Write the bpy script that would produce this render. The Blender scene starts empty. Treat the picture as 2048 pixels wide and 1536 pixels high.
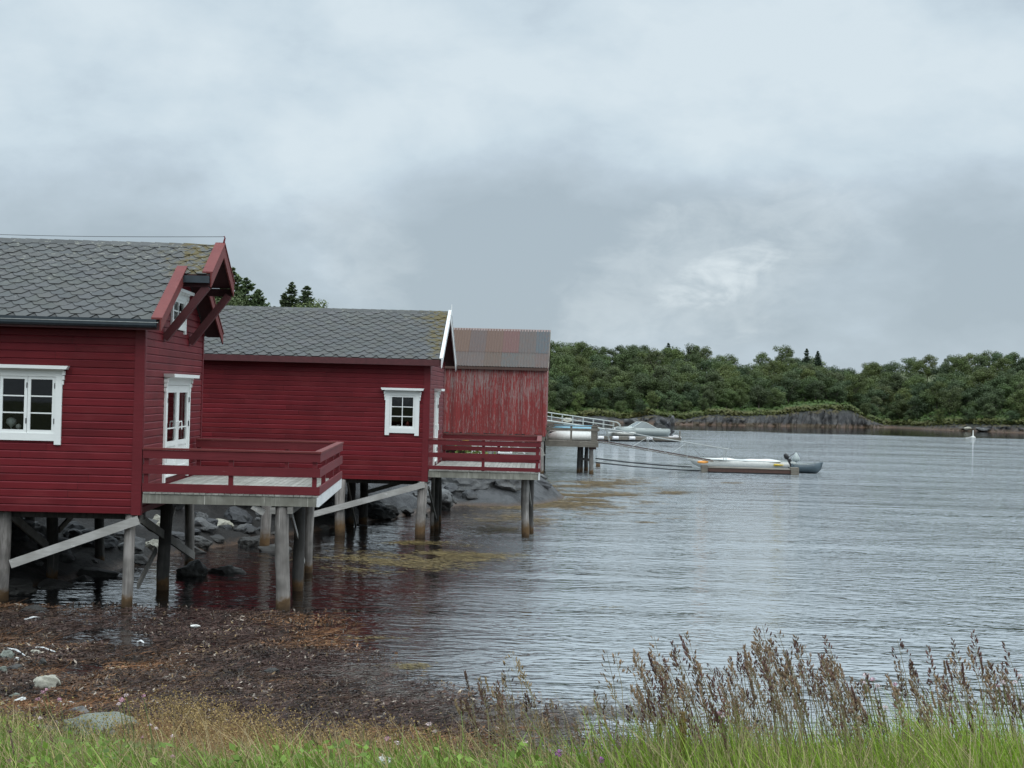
import bpy, math, random
import numpy as np
from mathutils import Vector, Matrix, noise as mnoise
R = random.Random(7)
NR = np.random.RandomState(11)
sc = bpy.context.scene
COL = sc.collection

# ------------------------------------------------------------------ camera
FPX = 2958.0; PITCH = math.atan(18 / FPX); ROLL = math.radians(1.5); CAMH = 4.25
_f = Vector((0, math.cos(PITCH), math.sin(PITCH))); _X = Vector((1, 0, 0)); _U = Vector((0, -math.sin(PITCH), math.cos(PITCH)))
_r = _X * math.cos(ROLL) + _U * math.sin(ROLL); _u = -_X * math.sin(ROLL) + _U * math.cos(ROLL)
cam = bpy.data.cameras.new("camera"); camo = bpy.data.objects.new("camera", cam); COL.objects.link(camo)
camo.matrix_world = Matrix(((_r.x, _u.x, -_f.x, 0), (_r.y, _u.y, -_f.y, 0), (_r.z, _u.z, -_f.z, CAMH), (0, 0, 0, 1)))
cam.sensor_width = 36; cam.lens = 36 * FPX / 2048; cam.clip_start = 0.1; cam.clip_end = 4000
sc.camera = camo
sc.view_settings.view_transform = 'Standard'; sc.view_settings.look = 'None'
sc.view_settings.exposure = 0.0; sc.view_settings.gamma = 1.0
sc.cycles.max_bounces = 6; sc.cycles.transparent_max_bounces = 12; sc.cycles.caustics_reflective = False
sc.cycles.caustics_refractive = False

def ray(px, py): return _f + _r * ((px - 1024) / FPX) + _u * ((768 - py) / FPX)
def at(px, py, Y):
    d = ray(px, py); return Vector((0, 0, CAMH)) + d * (Y / d.y)
def atz(px, py, z=0.0):
    d = ray(px, py); return Vector((0, 0, CAMH)) + d * ((z - CAMH) / d.z)

# ------------------------------------------------------------------ sky and sun
class NT:
    """small helper for node trees"""
    def __init__(s, nt): s.nt = nt; s.n = nt.nodes; s.l = nt.links
    def new(s, t, **k):
        n = s.n.new(t)
        for a, b in k.items(): setattr(n, a, b)
        return n
    def put(s, sock, v):
        if isinstance(v, bpy.types.NodeSocket): s.l.new(v, sock)
        elif v is not None: sock.default_value = v
    def math(s, op, a, b=None, c=None, clamp=False):
        n = s.new('ShaderNodeMath', operation=op, use_clamp=clamp); s.put(n.inputs[0], a)
        if b is not None: s.put(n.inputs[1], b)
        if c is not None: s.put(n.inputs[2], c)
        return n.outputs[0]
    def mix(s, f, a, b, mode='MIX'):
        n = s.new('ShaderNodeMix', data_type='RGBA', blend_type=mode)
        s.put(n.inputs[0], f); s.put(n.inputs[6], c4(a)); s.put(n.inputs[7], c4(b)); return n.outputs[2]
    def noise(s, vec=None, scale=5, detail=3, rough=.5, dist=0.0, out=0):
        n = s.new('ShaderNodeTexNoise'); n.inputs['Scale'].default_value = scale
        n.inputs['Detail'].default_value = detail; n.inputs['Roughness'].default_value = rough
        n.inputs['Distortion'].default_value = dist
        if vec is not None: s.l.new(vec, n.inputs['Vector'])
        return n.outputs[out]
    def ramp(s, f, stops):
        n = s.new('ShaderNodeValToRGB'); e = n.color_ramp.elements
        while len(e) < len(stops): e.new(0.5)
        for k, (p, c) in enumerate(stops): e[k].position = p; e[k].color = c4(c)
        s.put(n.inputs[0], f); return n.outputs[0]
    def smooth(s, v, a, b):
        n = s.new('ShaderNodeMapRange', interpolation_type='SMOOTHSTEP')
        s.put(n.inputs[0], v); n.inputs[1].default_value = a; n.inputs[2].default_value = b
        return n.outputs[0]
    def map(s, vec, loc=(0, 0, 0), rot=(0, 0, 0), scale=(1, 1, 1)):
        n = s.new('ShaderNodeMapping'); s.l.new(vec, n.inputs[0])
        n.inputs[1].default_value = loc; n.inputs[2].default_value = rot; n.inputs[3].default_value = scale
        return n.outputs[0]
    def sep(s, vec):
        n = s.new('ShaderNodeSeparateXYZ'); s.l.new(vec, n.inputs[0]); return n.outputs
    def comb(s, x, y, z):
        n = s.new('ShaderNodeCombineXYZ'); s.put(n.inputs[0], x); s.put(n.inputs[1], y); s.put(n.inputs[2], z); return n.outputs[0]
def c4(c):
    if isinstance(c, (tuple, list)) and len(c) == 3: return (c[0], c[1], c[2], 1)
    return c

SUN_EL, SUN_ROT = math.radians(60), math.radians(150)
w = bpy.data.worlds.new("World"); sc.world = w; w.use_nodes = True
t = NT(w.node_tree); t.n.clear()
tc = t.new('ShaderNodeTexCoord').outputs['Generated']
sx, sy, sz = t.sep(tc)
P = t.map(tc, scale=(1, 1, 1.75))
n1 = t.noise(t.map(P, (3.1, 1.7, 0)), 3.2, 6, 0.52, 0.15)
n2 = t.noise(t.map(P, (8.2, 4.0, 2)), 8.0, 7, 0.55, 0.15)
n3 = t.noise(t.map(P, (1.2, 9.0, 5)), 1.3, 2, 0.5, 0.0)
m = t.math('ADD', .018, t.math('ADD', t.math('MULTIPLY', n1, 0.42), t.math('ADD', t.math('MULTIPLY', n2, 0.38), t.math('MULTIPLY', n3, 0.20))))
# broad brightening of the cloud deck with height, a heavier bank low in the sky
m = t.math('ADD', m, t.math('MULTIPLY', t.math('SUBTRACT', t.smooth(sz, 0.06, 0.22), 0.5), 0.17))
m = t.math('SUBTRACT', m, t.math('MULTIPLY', t.math('MULTIPLY', t.smooth(sz, 0.02, 0.07), t.math('SUBTRACT', 1.0, t.smooth(sz, 0.10, 0.17))), 0.06))
m = t.math('ADD', .515, t.math('MULTIPLY', t.math('SUBTRACT', m, .50), 1.55))
cl = t.ramp(m, [(0.33, (.415, .500, .565)), (0.42, (.470, .560, .630)), (0.50, (.535, .635, .715)), (0.57, (.610, .720, .795)), (0.68, (.70, .80, .86))])
# the thin bright break in the clouds over the far wood
def gap(px, py, a, la, lb, thr):
    d = ray(px, py).normalized()
    ux = t.math('SUBTRACT', sx, d.x); uz = t.math('SUBTRACT', sz, d.z)
    wx = t.math('MULTIPLY', t.math('SUBTRACT', n2, 0.5), 0.05); wz = t.math('MULTIPLY', t.math('SUBTRACT', n1, 0.5), 0.05)
    ux = t.math('ADD', ux, wx); uz = t.math('ADD', uz, wz)
    ca, sa = math.cos(a), math.sin(a)
    p1 = t.math('DIVIDE', t.math('ADD', t.math('MULTIPLY', ux, ca), t.math('MULTIPLY', uz, sa)), la)
    p2 = t.math('DIVIDE', t.math('SUBTRACT', t.math('MULTIPLY', uz, ca), t.math('MULTIPLY', ux, sa)), lb)
    r2 = t.math('ADD', t.math('MULTIPLY', p1, p1), t.math('MULTIPLY', p2, p2))
    g = t.math('MULTIPLY', t.math('SUBTRACT', 1.0, t.smooth(r2, 0.0, 1.6)), t.smooth(sy, 0.0, 0.3))
    fine = t.math('ADD', t.math('MULTIPLY', t.noise(P, 17, 5, .6, .8), .65), t.math('MULTIPLY', t.noise(P, 42, 4, .6, .6), .35))
    return t.smooth(t.math('ADD', t.math('MULTIPLY', g, .62), t.math('MULTIPLY', t.math('SUBTRACT', fine, .5), 1.7)), thr, thr + .62)
g = t.math('ADD', t.math('ADD', t.math('MULTIPLY', gap(1450, 546, 0.45, 0.055, 0.020, 0.30), .48), t.math('MULTIPLY', gap(1430, 540, 0.35, 0.120, 0.050, 0.16), .30)), t.math('MULTIPLY', gap(730, 470, -1.0, 0.060, 0.032, 0.18), .22), clamp=True)
cl = t.mix(g, cl, (.80, .88, .92))
zen = t.math('ADD', 1.0, t.math('MULTIPLY', t.smooth(sz, 0.24, 0.80), 1.6))
cl = t.mix(1.0, cl, t.comb(zen, zen, zen), 'MULTIPLY')
sky = t.new('ShaderNodeTexSky', sky_type='NISHITA'); sky.sun_disc = False
sky.sun_elevation = SUN_EL; sky.sun_rotation = SUN_ROT
skyc = t.mix(1.0, sky.outputs[0], (.1, .1, .1), 'MULTIPLY')
full = t.mix(0.94, skyc, cl)
bg = t.new('ShaderNodeBackground'); t.l.new(full, bg.inputs[0]); bg.inputs[1].default_value = 1.0
t.l.new(bg.outputs[0], t.new('ShaderNodeOutputWorld').inputs[0])

sun = bpy.data.lights.new("sun", 'SUN'); sun.energy = 1.5; sun.angle = math.radians(70); sun.color = (1.0, 0.98, 0.95)
suno = bpy.data.objects.new("sun", sun); COL.objects.link(suno)
sd = Vector((math.sin(SUN_ROT) * math.cos(SUN_EL), math.cos(SUN_ROT) * math.cos(SUN_EL), math.sin(SUN_EL)))
suno.rotation_euler = sd.to_track_quat('Z', 'Y').to_euler(); suno.location = (0, 0, 40)

# ------------------------------------------------------------------ numpy noise
def _hash(ix, iy, seed):
    n = (ix * 374761393 + iy * 668265263 + seed * 974634777) & 0xffffffff
    n = ((n ^ (n >> 13)) * 1274126177) & 0xffffffff
    return ((n ^ (n >> 16)) & 0xffff) / 65535.0
def vnoise(x, y, seed=0):
    x = np.asarray(x, float); y = np.asarray(y, float)
    ix = np.floor(x).astype(np.int64); iy = np.floor(y).astype(np.int64)
    fx = x - ix; fy = y - iy; fx = fx * fx * (3 - 2 * fx); fy = fy * fy * (3 - 2 * fy)
    a = _hash(ix, iy, seed); b = _hash(ix + 1, iy, seed); c = _hash(ix, iy + 1, seed); d = _hash(ix + 1, iy + 1, seed)
    return (a + (b - a) * fx) * (1 - fy) + (c + (d - c) * fx) * fy
def fbm(x, y, seed=0, oct=4, g=0.5):
    s = 0; a = 1; tot = 0
    for k in range(oct):
        s = s + a * vnoise(x * 2 ** k, y * 2 ** k, seed + k * 17); tot += a; a *= g
    return s / tot - 0.5
def sstep(x, a, b):
    k = np.clip((x - a) / (b - a), 0, 1); return k * k * (3 - 2 * k)

# ------------------------------------------------------------------ mesh helpers
def tag(o, label=None, cat=None, group=None, kind=None):
    if label: o["label"] = label
    if cat: o["category"] = cat
    if group: o["group"] = group
    if kind: o["kind"] = kind
    return o
def empty(name, loc=(0, 0, 0), rz=0.0):
    o = bpy.data.objects.new(name, None); COL.objects.link(o); o.location = loc; o.rotation_euler = (0, 0, rz); o.empty_display_size = 0.3
    return o
def kids(o, L): return [c for c in L if c.parent == o]
def copy_tree(o, parent=None):
    c = o.copy(); COL.objects.link(c)
    if parent is not None: c.parent = parent
    for ch in list(o.children): copy_tree(ch, c)
    return c
def np_mesh(name, V, F, mat, parent=None, cols=None, smooth=False):
    """V (n,3), F (m,k) same-size faces; cols per vertex (n,3)"""
    V = np.asarray(V, np.float32); F = np.asarray(F, np.int32); k = F.shape[1]
    me = bpy.data.meshes.new(name)
    me.vertices.add(len(V)); me.vertices.foreach_set("co", V.ravel())
    me.loops.add(F.size); me.loops.foreach_set("vertex_index", F.ravel())
    me.polygons.add(len(F)); me.polygons.foreach_set("loop_start", np.arange(0, F.size, k, dtype=np.int32))
    if smooth: me.polygons.foreach_set("use_smooth", np.ones(len(F), bool))
    me.update(calc_edges=True)
    if cols is not None:
        a = me.color_attributes.new("col", 'FLOAT_COLOR', 'POINT')
        cc = np.ones((len(V), 4), np.float32); cc[:, :3] = cols; a.data.foreach_set("color", cc.ravel())
    me.materials.append(mat)
    o = bpy.data.objects.new(name, me); COL.objects.link(o)
    if parent: o.parent = parent
    return o
class MB:
    def __init__(s, mapf=None): s.v = []; s.f = []; s.c = []; s.mapf = mapf; s.color = None
    def add(s, vs, fs, col=None):
        n = len(s.v)
        for p in vs:
            s.v.append(tuple(s.mapf(*p)) if s.mapf else tuple(p))
            s.c.append(col or s.color or (1, 1, 1))
        for f in fs: s.f.append([n + i for i in f])
    def box(s, x0, x1, y0, y1, z0, z1, col=None):
        s.add([(x0, y0, z0), (x1, y0, z0), (x1, y1, z0), (x0, y1, z0), (x0, y0, z1), (x1, y0, z1), (x1, y1, z1), (x0, y1, z1)],
              [(0, 3, 2, 1), (4, 5, 6, 7), (0, 1, 5, 4), (1, 2, 6, 5), (2, 3, 7, 6), (3, 0, 4, 7)], col)
    def beam(s, p0, p1, w, h, up=(0, 0, 1), col=None):
        p0 = Vector(p0); p1 = Vector(p1); d = (p1 - p0).normalized(); up = Vector(up)
        if abs(d.dot(up)) > 0.98: up = Vector((0, 1, 0))
        a = d.cross(up).normalized() * (w / 2); b = a.cross(d).normalized() * (h / 2)
        vs = [p0 - a - b, p0 + a - b, p0 + a + b, p0 - a + b, p1 - a - b, p1 + a - b, p1 + a + b, p1 - a + b]
        s.add(vs, [(0, 3, 2, 1), (4, 5, 6, 7), (0, 1, 5, 4), (1, 2, 6, 5), (2, 3, 7, 6), (3, 0, 4, 7)], col)
    def tube(s, pts, rs, n=8, col=None, caps=True, wob=0.0):
        pts = [Vector(p) for p in pts]
        if not isinstance(rs, (list, tuple)): rs = [rs] * len(pts)
        rings = []
        for i, p in enumerate(pts):
            d = (pts[min(i + 1, len(pts) - 1)] - pts[max(i - 1, 0)]).normalized()
            a = d.cross(Vector((0, 0, 1)) if abs(d.z) < .95 else Vector((0, 1, 0))).normalized(); b = d.cross(a)
            rings.append([p + (a * math.cos(q * 2 * math.pi / n) + b * math.sin(q * 2 * math.pi / n)) * rs[i] * (1 + wob * R.uniform(-1, 1)) for q in range(n)])
        vs = [q for r in rings for q in r]; fs = []
        for i in range(len(pts) - 1):
            for q in range(n): fs.append((i * n + q, i * n + (q + 1) % n, (i + 1) * n + (q + 1) % n, (i + 1) * n + q))
        if caps: fs.append(tuple(range(n - 1, -1, -1))); fs.append(tuple((len(pts) - 1) * n + q for q in range(n)))
        s.add(vs, fs, col)
    def prism(s, poly, y0, y1, axes='xz', col=None):
        n = len(poly)
        if axes == 'xz': vs = [(x, y0, z) for x, z in poly] + [(x, y1, z) for x, z in poly]
        elif axes == 'xy': vs = [(x, z, y0) for x, z in poly] + [(x, z, y1) for x, z in poly]
        else: vs = [(y0, x, z) for x, z in poly] + [(y1, x, z) for x, z in poly]
        s.add(vs, [tuple(range(n)), tuple(range(2 * n - 1, n - 1, -1))] + [(i, i + n, (i + 1) % n + n, (i + 1) % n) for i in range(n)], col)
    def build(s, name, mat, parent=None, smooth=False, fix=True):
        me = bpy.data.meshes.new(name); me.from_pydata(s.v, [], s.f); me.update()
        if fix:
            import bmesh
            b = bmesh.new(); b.from_mesh(me); bmesh.ops.recalc_face_normals(b, faces=b.faces); b.to_mesh(me); b.free()
        a = me.color_attributes.new("col", 'FLOAT_COLOR', 'POINT')
        cc = np.ones((len(s.v), 4), np.float32); cc[:, :3] = np.array(s.c) if s.c else 1; a.data.foreach_set("color", cc.ravel())
        if smooth:
            for p in me.polygons: p.use_smooth = True
        me.materials.append(mat)
        o = bpy.data.objects.new(name, me); COL.objects.link(o)
        if parent: o.parent = parent
        return o

# ------------------------------------------------------------------ materials
MAT = {}
def newmat(name):
    m = bpy.data.materials.new(name); m.use_nodes = True; t = NT(m.node_tree); t.n.clear()
    out = t.new('ShaderNodeOutputMaterial'); p = t.new('ShaderNodeBsdfPrincipled'); t.l.new(p.outputs[0], out.inputs[0])
    MAT[name] = m; return m, t, p, out
def bump(t, p, h, strength=.4, dist=.01):
    b = t.new('ShaderNodeBump'); b.inputs['Strength'].default_value = strength; b.inputs['Distance'].default_value = dist
    t.l.new(h, b.inputs['Height']); t.l.new(b.outputs[0], p.inputs['Normal'])
def objco(t): return t.new('ShaderNodeTexCoord').outputs['Object']
def wpos(t): return t.new('ShaderNodeNewGeometry').outputs['Position']
def wood(name, base, dark, rough=.6, grain=(1.5, 30, 30), spots=None, amt=.5, alg=False, spotthr=.62, spec=.3, colattr=False, vgrain=None):
    """painted or bare timber: long-grain streaks, patches, optional worn spots, optional tide stain by real height above the water"""
    m, t, p, o = newmat(name); co = objco(t)
    g = t.noise(t.map(co, scale=grain), 1.0, 4, .6, .3)
    big = t.noise(co, 1.3, 3, .6)
    c = t.mix(t.math('MULTIPLY', t.smooth(g, .35, .75), amt), base, dark)
    c = t.mix(t.math('MULTIPLY', t.smooth(big, .35, .7), amt * 1.1), c, dark)
    if colattr:
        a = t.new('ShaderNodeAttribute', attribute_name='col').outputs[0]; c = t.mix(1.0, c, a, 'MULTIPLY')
    if name == 'red_paint':
        c = t.mix(t.math('MULTIPLY', t.smooth(t.noise(t.map(co, (7, 3, 1), scale=(.7, .7, 1.6)), 1.0, 4, .6), .5, .7), .55), c, (.165, .026, .030))
    if spots:
        s = t.noise(t.map(co, (4, 2, 7), scale=(grain[0] * 2.2, grain[1] * .5, grain[2] * .5)), 1.0, 5, .7, .2)
        c = t.mix(t.smooth(s, spotthr, spotthr + .08), c, spots)
    if alg:
        z = t.sep(wpos(t))[2]; zz = t.math('ADD', z, t.math('MULTIPLY', t.math('SUBTRACT', t.noise(co, 9, 3), .5), .3))
        k = t.math('SUBTRACT', 1.0, t.smooth(zz, alg * .4, alg))
        c = t.mix(t.math('MULTIPLY', k, .92), c, (.115, .062, .02))
        k2 = t.math('SUBTRACT', 1.0, t.smooth(zz, .02, .22)); c = t.mix(t.math('MULTIPLY', k2, .8), c, (.035, .022, .012))
    t.put(p.inputs['Base Color'], c); p.inputs['Roughness'].default_value = rough
    p.inputs['Specular IOR Level'].default_value = spec
    bump(t, p, g, .5, .006)
    return m
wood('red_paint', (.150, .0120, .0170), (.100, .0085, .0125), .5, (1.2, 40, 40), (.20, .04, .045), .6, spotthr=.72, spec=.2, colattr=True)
wood('red_trim', (.145, .015, .021), (.10, .011, .015), .5, (2, 25, 25), (.25, .08, .08), .5, spotthr=.68, spec=.28)
wood('red_rail', (.140, .017, .022), (.10, .012, .016), .6, (2, 25, 25), (.26, .12, .12), .6, spotthr=.66, spec=.28)
wood('red_pale', (.150, .032, .029), (.115, .020, .020), .65, (6, 6, 6), (.25, .11, .10), .5, spotthr=.64)
wood('white_paint', (.80, .82, .80), (.70, .73, .72), .45, (3, 20, 20), (.55, .56, .52), .3, spotthr=.74)
wood('white_worn', (.70, .71, .71), (.52, .54, .54), .6, (3, 12, 12), (.34, .33, .31), .5, spotthr=.62)
wood('grey_wood', (.27, .26, .24), (.14, .132, .12), .8, (2, 26, 26), (.46, .45, .42), .8, spotthr=.62)
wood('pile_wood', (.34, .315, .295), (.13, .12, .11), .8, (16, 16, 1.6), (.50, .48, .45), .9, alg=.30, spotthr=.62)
wood('pile_stained', (.34, .315, .295), (.13, .12, .11), .8, (16, 16, 1.6), (.50, .48, .45), .9, alg=.62, spotthr=.62)
wood('beam_wood', (.34, .335, .29), (.15, .145, .12), .8, (11, 3, 1.3), (.44, .43, .38), .9, spotthr=.6)
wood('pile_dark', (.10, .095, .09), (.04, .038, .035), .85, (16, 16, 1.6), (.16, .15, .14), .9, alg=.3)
wood('brace_wood', (.46, .45, .43), (.28, .27, .25), .8, (3, 20, 20), (.55, .54, .52), .7, alg=.2)
wood('deck_wood', (.38, .375, .345), (.22, .215, .19), .8, (20, 2, 20), (.46, .455, .42), .8, colattr=True)
wood('old_wood', (.20, .18, .15), (.10, .09, .075), .85, (2, 20, 20), (.28, .26, .22), .8)
def simple(name, c, rough=.6, metal=0, spec=.5, nscale=8, var=.25):
    m, t, p, o = newmat(name); n = t.noise(objco(t), nscale, 4, .6)
    d = tuple(v * (1 - var) for v in c); t.put(p.inputs['Base Color'], t.mix(t.smooth(n, .3, .7), c, d))
    p.inputs['Roughness'].default_value = rough; p.inputs['Metallic'].default_value = metal; p.inputs['Specular IOR Level'].default_value = spec
    return m
simple('gutter', (.030, .042, .052), .4); simple('black', (.015, .015, .017), .5); simple('dark_metal', (.06, .06, .065), .45, .6)
simple('galv', (.40, .42, .41), .5, .2); simple('alu', (.50, .54, .52), .45, .2); simple('hull_white', (.60, .61, .58), .35, var=.12); simple('hull_grey', (.34, .38, .37), .4, var=.15)
simple('hull_blue', (.16, .36, .46), .4, var=.15); simple('hull_slate', (.060, .090, .108), .4); simple('orange', (.72, .30, .05), .6)
simple('yellow', (.70, .50, .06), .6); simple('curtain', (.55, .56, .54), .9); simple('inside', (.045, .042, .038), .9)
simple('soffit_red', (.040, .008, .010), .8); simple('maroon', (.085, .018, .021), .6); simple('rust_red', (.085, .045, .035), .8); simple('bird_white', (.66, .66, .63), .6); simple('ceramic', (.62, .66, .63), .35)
simple('red_ceramic', (.4, .1, .08), .4); simple('floatbox', (.78, .76, .76), .5); simple('barrel', (.07, .04, .035), .5)
simple('tarp', (.62, .63, .61), .55, nscale=3, var=.12)
# glass
m, t, p, out = newmat('glass'); t.n.remove(p)
tr = t.new('ShaderNodeBsdfTransparent'); tr.inputs[0].default_value = (.82, .86, .84, 1)
gl = t.new('ShaderNodeBsdfGlossy'); gl.inputs['Roughness'].default_value = .02
fr = t.new('ShaderNodeFresnel'); fr.inputs[0].default_value = 1.58
mx = t.new('ShaderNodeMixShader'); t.l.new(fr.outputs[0], mx.inputs[0]); t.l.new(tr.outputs[0], mx.inputs[1]); t.l.new(gl.outputs[0], mx.inputs[2]); t.l.new(mx.outputs[0], out.inputs[0])
# clear plastic windscreen
m, t, p, out = newmat('screen'); p.inputs['Base Color'].default_value = (.11, .135, .14, 1); p.inputs['Roughness'].default_value = .12
# shingles
for nm_, lo_, hi_ in (('shingle', 1.02, 1.45), ('shingle_mossy', .30, .95)):
    m, t, p, out = newmat(nm_); co = objco(t); a = t.new('ShaderNodeAttribute', attribute_name='col').outputs[0]
    n = t.noise(co, 60, 4, .7); nb = t.noise(co, 2.2, 4, .6)
    c = t.mix(t.smooth(n, .35, .7), (.088, .091, .091), (.060, .063, .064)); c = t.mix(t.math('MULTIPLY', t.smooth(nb, .45, .7), .35), c, (.078, .080, .066))
    c = t.mix(1.0, c, a, 'MULTIPLY')
    X, Yb, Z = t.sep(co)
    # moss and pale lichen: gathered at the verge and along the ridge
    lich = t.math('MULTIPLY', t.smooth(t.noise(co, 9, 5, .7), .56, .66), t.smooth(t.math('ADD', Z, t.math('MULTIPLY', nb, 1.2)), 6.4, 7.6))
    c = t.mix(t.math('MULTIPLY', lich, .55), c, (.30, .30, .25))
    moss = t.math('MULTIPLY', t.smooth(t.math('ADD', t.math('ADD', X, t.math('MULTIPLY', nb, 1.8)), t.math('MULTIPLY', t.math('SUBTRACT', Z, 6.2), .35)), lo_, hi_), t.smooth(t.noise(co, 5, 5, .7), .42, .56))
    c = t.mix(t.math('MULTIPLY', moss, .8), c, (.092, .068, .013))
    wsp = t.smooth(t.noise(t.map(co, (3, 3, 3)), 14, 2, .5), .74, .77); c = t.mix(t.math('MULTIPLY', wsp, .6), c, (.36, .37, .35))
    t.put(p.inputs['Base Color'], c); p.inputs['Roughness'].default_value = .8; p.inputs['Specular IOR Level'].default_value = .3
    bump(t, p, n, .5, .004)
# peeling vertical boards of the old boathouse
m, t, p, out = newmat('peeling'); co = objco(t)
a = t.new('ShaderNodeAttribute', attribute_name='col').outputs[0]
s1 = t.noise(t.map(co, scale=(20, 20, 1.3)), 1.0, 6, .68, .5); s2 = t.noise(t.map(co, (5, 5, 5), scale=(30, 30, 5)), 1.0, 5, .7)
s3 = t.noise(co, .5, 3, .5)
k = t.math('ADD', t.math('MULTIPLY', s1, .55), t.math('ADD', t.math('MULTIPLY', s2, .35), t.math('MULTIPLY', s3, .18)))
X, Yb, Z = t.sep(co)
k = t.math('ADD', k, t.math('MULTIPLY', t.smooth(Z, 2.2, 5.6), .05))
c = t.mix(t.smooth(s2, .3, .7), (.235, .027, .025), (.165, .018, .018))
c = t.mix(t.math('MULTIPLY', t.smooth(k, .56, .61), .8), c, (.25, .165, .155)); c = t.mix(t.smooth(k, .64, .70), c, (.27, .245, .23))
c = t.mix(1.0, c, a, 'MULTIPLY')
t.put(p.inputs['Base Color'], c); p.inputs['Roughness'].default_value = .75; bump(t, p, s1, .4, .006)
# rusted corrugated sheets
m, t, p, out = newmat('rust_sheet'); co = objco(t); a = t.new('ShaderNodeAttribute', attribute_name='col').outputs[0]
s1 = t.noise(t.map(co, scale=(9, 3, 3)), 1.0, 6, .7, .4); s2 = t.noise(t.map(co, (2, 2, 2), scale=(25, 3, 3)), 1.0, 4, .7)
c = t.mix(t.math('MULTIPLY', t.smooth(s1, .45, .65), .5), a, (.080, .038, .022)); c = t.mix(t.math('MULTIPLY', t.smooth(s2, .55, .72), .35), c, (.10, .085, .08))
t.put(p.inputs['Base Color'], c); p.inputs['Roughness'].default_value = .65; bump(t, p, s1, .3, .004)
# rock
def rockmat(name, a, b, lich, wet=True):
    m, t, p, out = newmat(name); co = objco(t); w_ = wpos(t)
    n = t.noise(co, 3, 6, .65, .3); n2 = t.noise(co, 22, 5, .7)
    c = t.mix(t.smooth(n, .35, .68), a, b); c = t.mix(t.math('MULTIPLY', t.smooth(n2, .5, .72), .5), c, tuple(v * 1.5 for v in a))
    c = t.mix(t.math('MULTIPLY', t.smooth(t.noise(co, 6, 4, .7), .6, .7), .6), c, lich)
    if wet:
        z = t.math('ADD', t.sep(w_)[2], t.math('MULTIPLY', t.math('SUBTRACT', n, .5), .3))
        c = t.mix(t.math('MULTIPLY', t.math('SUBTRACT', 1.0, t.smooth(z, .1, .45)), .75), c, (.028, .026, .022))
    t.put(p.inputs['Base Color'], c); p.inputs['Roughness'].default_value = .75
    bump(t, p, n2, .6, .02); return m
rockmat('rock_grey', (.105, .108, .108), (.055, .057, .060), (.19, .19, .16)); rockmat('rock_pale', (.34, .33, .27), (.24, .235, .20), (.22, .23, .15), False)
rockmat('rock_dark', (.048, .051, .055), (.022, .024, .027), (.09, .09, .075)); rockmat('rock_green', (.15, .165, .14), (.10, .115, .10), (.22, .23, .18), False)
rockmat('rock_white', (.55, .56, .54), (.42, .43, .42), (.40, .40, .36), False)
# plants: colour from attribute with slight object variation, a little translucency
def leafmat(name, tint=(1, 1, 1), rough=.55, trans=.15, var=.25):
    m, t, p, out = newmat(name); a = t.new('ShaderNodeAttribute', attribute_name='col').outputs[0]
    oi = t.new('ShaderNodeObjectInfo'); r = oi.outputs['Random']
    v = t.math('ADD', 1 - var / 2, t.math('MULTIPLY', r, var))
    c = t.mix(1.0, a, t.comb(t.math('MULTIPLY', v, tint[0]), t.math('MULTIPLY', v, tint[1]), t.math('MULTIPLY', v, tint[2])), 'MULTIPLY')
    hs = t.new('ShaderNodeHueSaturation'); t.l.new(c, hs.inputs['Color'])
    t.put(hs.inputs['Hue'], t.math('ADD', .485, t.math('MULTIPLY', t.math('FRACT', t.math('MULTIPLY', r, 7.3)), .03)))
    t.put(p.inputs['Base Color'], hs.outputs[0]); p.inputs['Roughness'].default_value = rough; p.inputs['Specular IOR Level'].default_value = .25
    tl = t.new('ShaderNodeBsdfTranslucent'); t.l.new(hs.outputs[0], tl.inputs[0])
    mx = t.new('ShaderNodeMixShader'); mx.inputs[0].default_value = trans; t.l.new(p.outputs[0], mx.inputs[1]); t.l.new(tl.outputs[0], mx.inputs[2]); t.l.new(mx.outputs[0], out.inputs[0])
    return m
leafmat('leaf', (1, 1, 1), .6, .2, .5); leafmat('grass', (1, 1, 1), .5, .3, .1); leafmat('dry', (1, 1, 1), .8, .25, .1); leafmat('weed', (1, 1, 1), .65, .0, .1)
leafmat('needle', (1.5, 1.5, 1.5), .7, .25, .3)
simple('bark', (.13, .11, .09), .9)
# terrain: weights in the colour attribute: r grass, g weed, b rock
m, t, p, out = newmat('terrain'); a = t.new('ShaderNodeAttribute', attribute_name='col').outputs[0]; ar, ag, ab = t.sep(a); w_ = wpos(t)
n = t.noise(w_, 1.2, 6, .65, .4); nf = t.noise(w_, 18, 5, .7, .3); nv = t.noise(t.map(w_, scale=(1, .45, 1)), 30, 4, .75, .8)
weed = t.ramp(nv, [(.30, (.016, .010, .008)), (.46, (.060, .032, .019)), (.58, (.110, .060, .028)), (.72, (.17, .105, .042))])
rock = t.mix(t.smooth(n, .38, .62), (.075, .078, .082), (.030, .032, .035)); rock = t.mix(t.math('MULTIPLY', t.smooth(nf, .52, .7), .5), rock, (.15, .15, .145))
grass = t.mix(t.smooth(nf, .35, .65), (.045, .065, .018), (.085, .095, .03))
mud_shade = t.mix(t.smooth(nf, .35, .65), (.016, .014, .012), (.006, .006, .006))  # seabed mud; its near-black also paints the shade under the houses
c = t.mix(ab, mud_shade, rock); c = t.mix(ag, c, weed); c = t.mix(ar, c, grass)
t.put(p.inputs['Base Color'], c); t.put(p.inputs['Roughness'], t.math('SUBTRACT', .85, t.math('MULTIPLY', ag, .35))); bump(t, p, t.math('ADD', nf, t.math('MULTIPLY', n, 3.0)), .9, .06)
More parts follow.
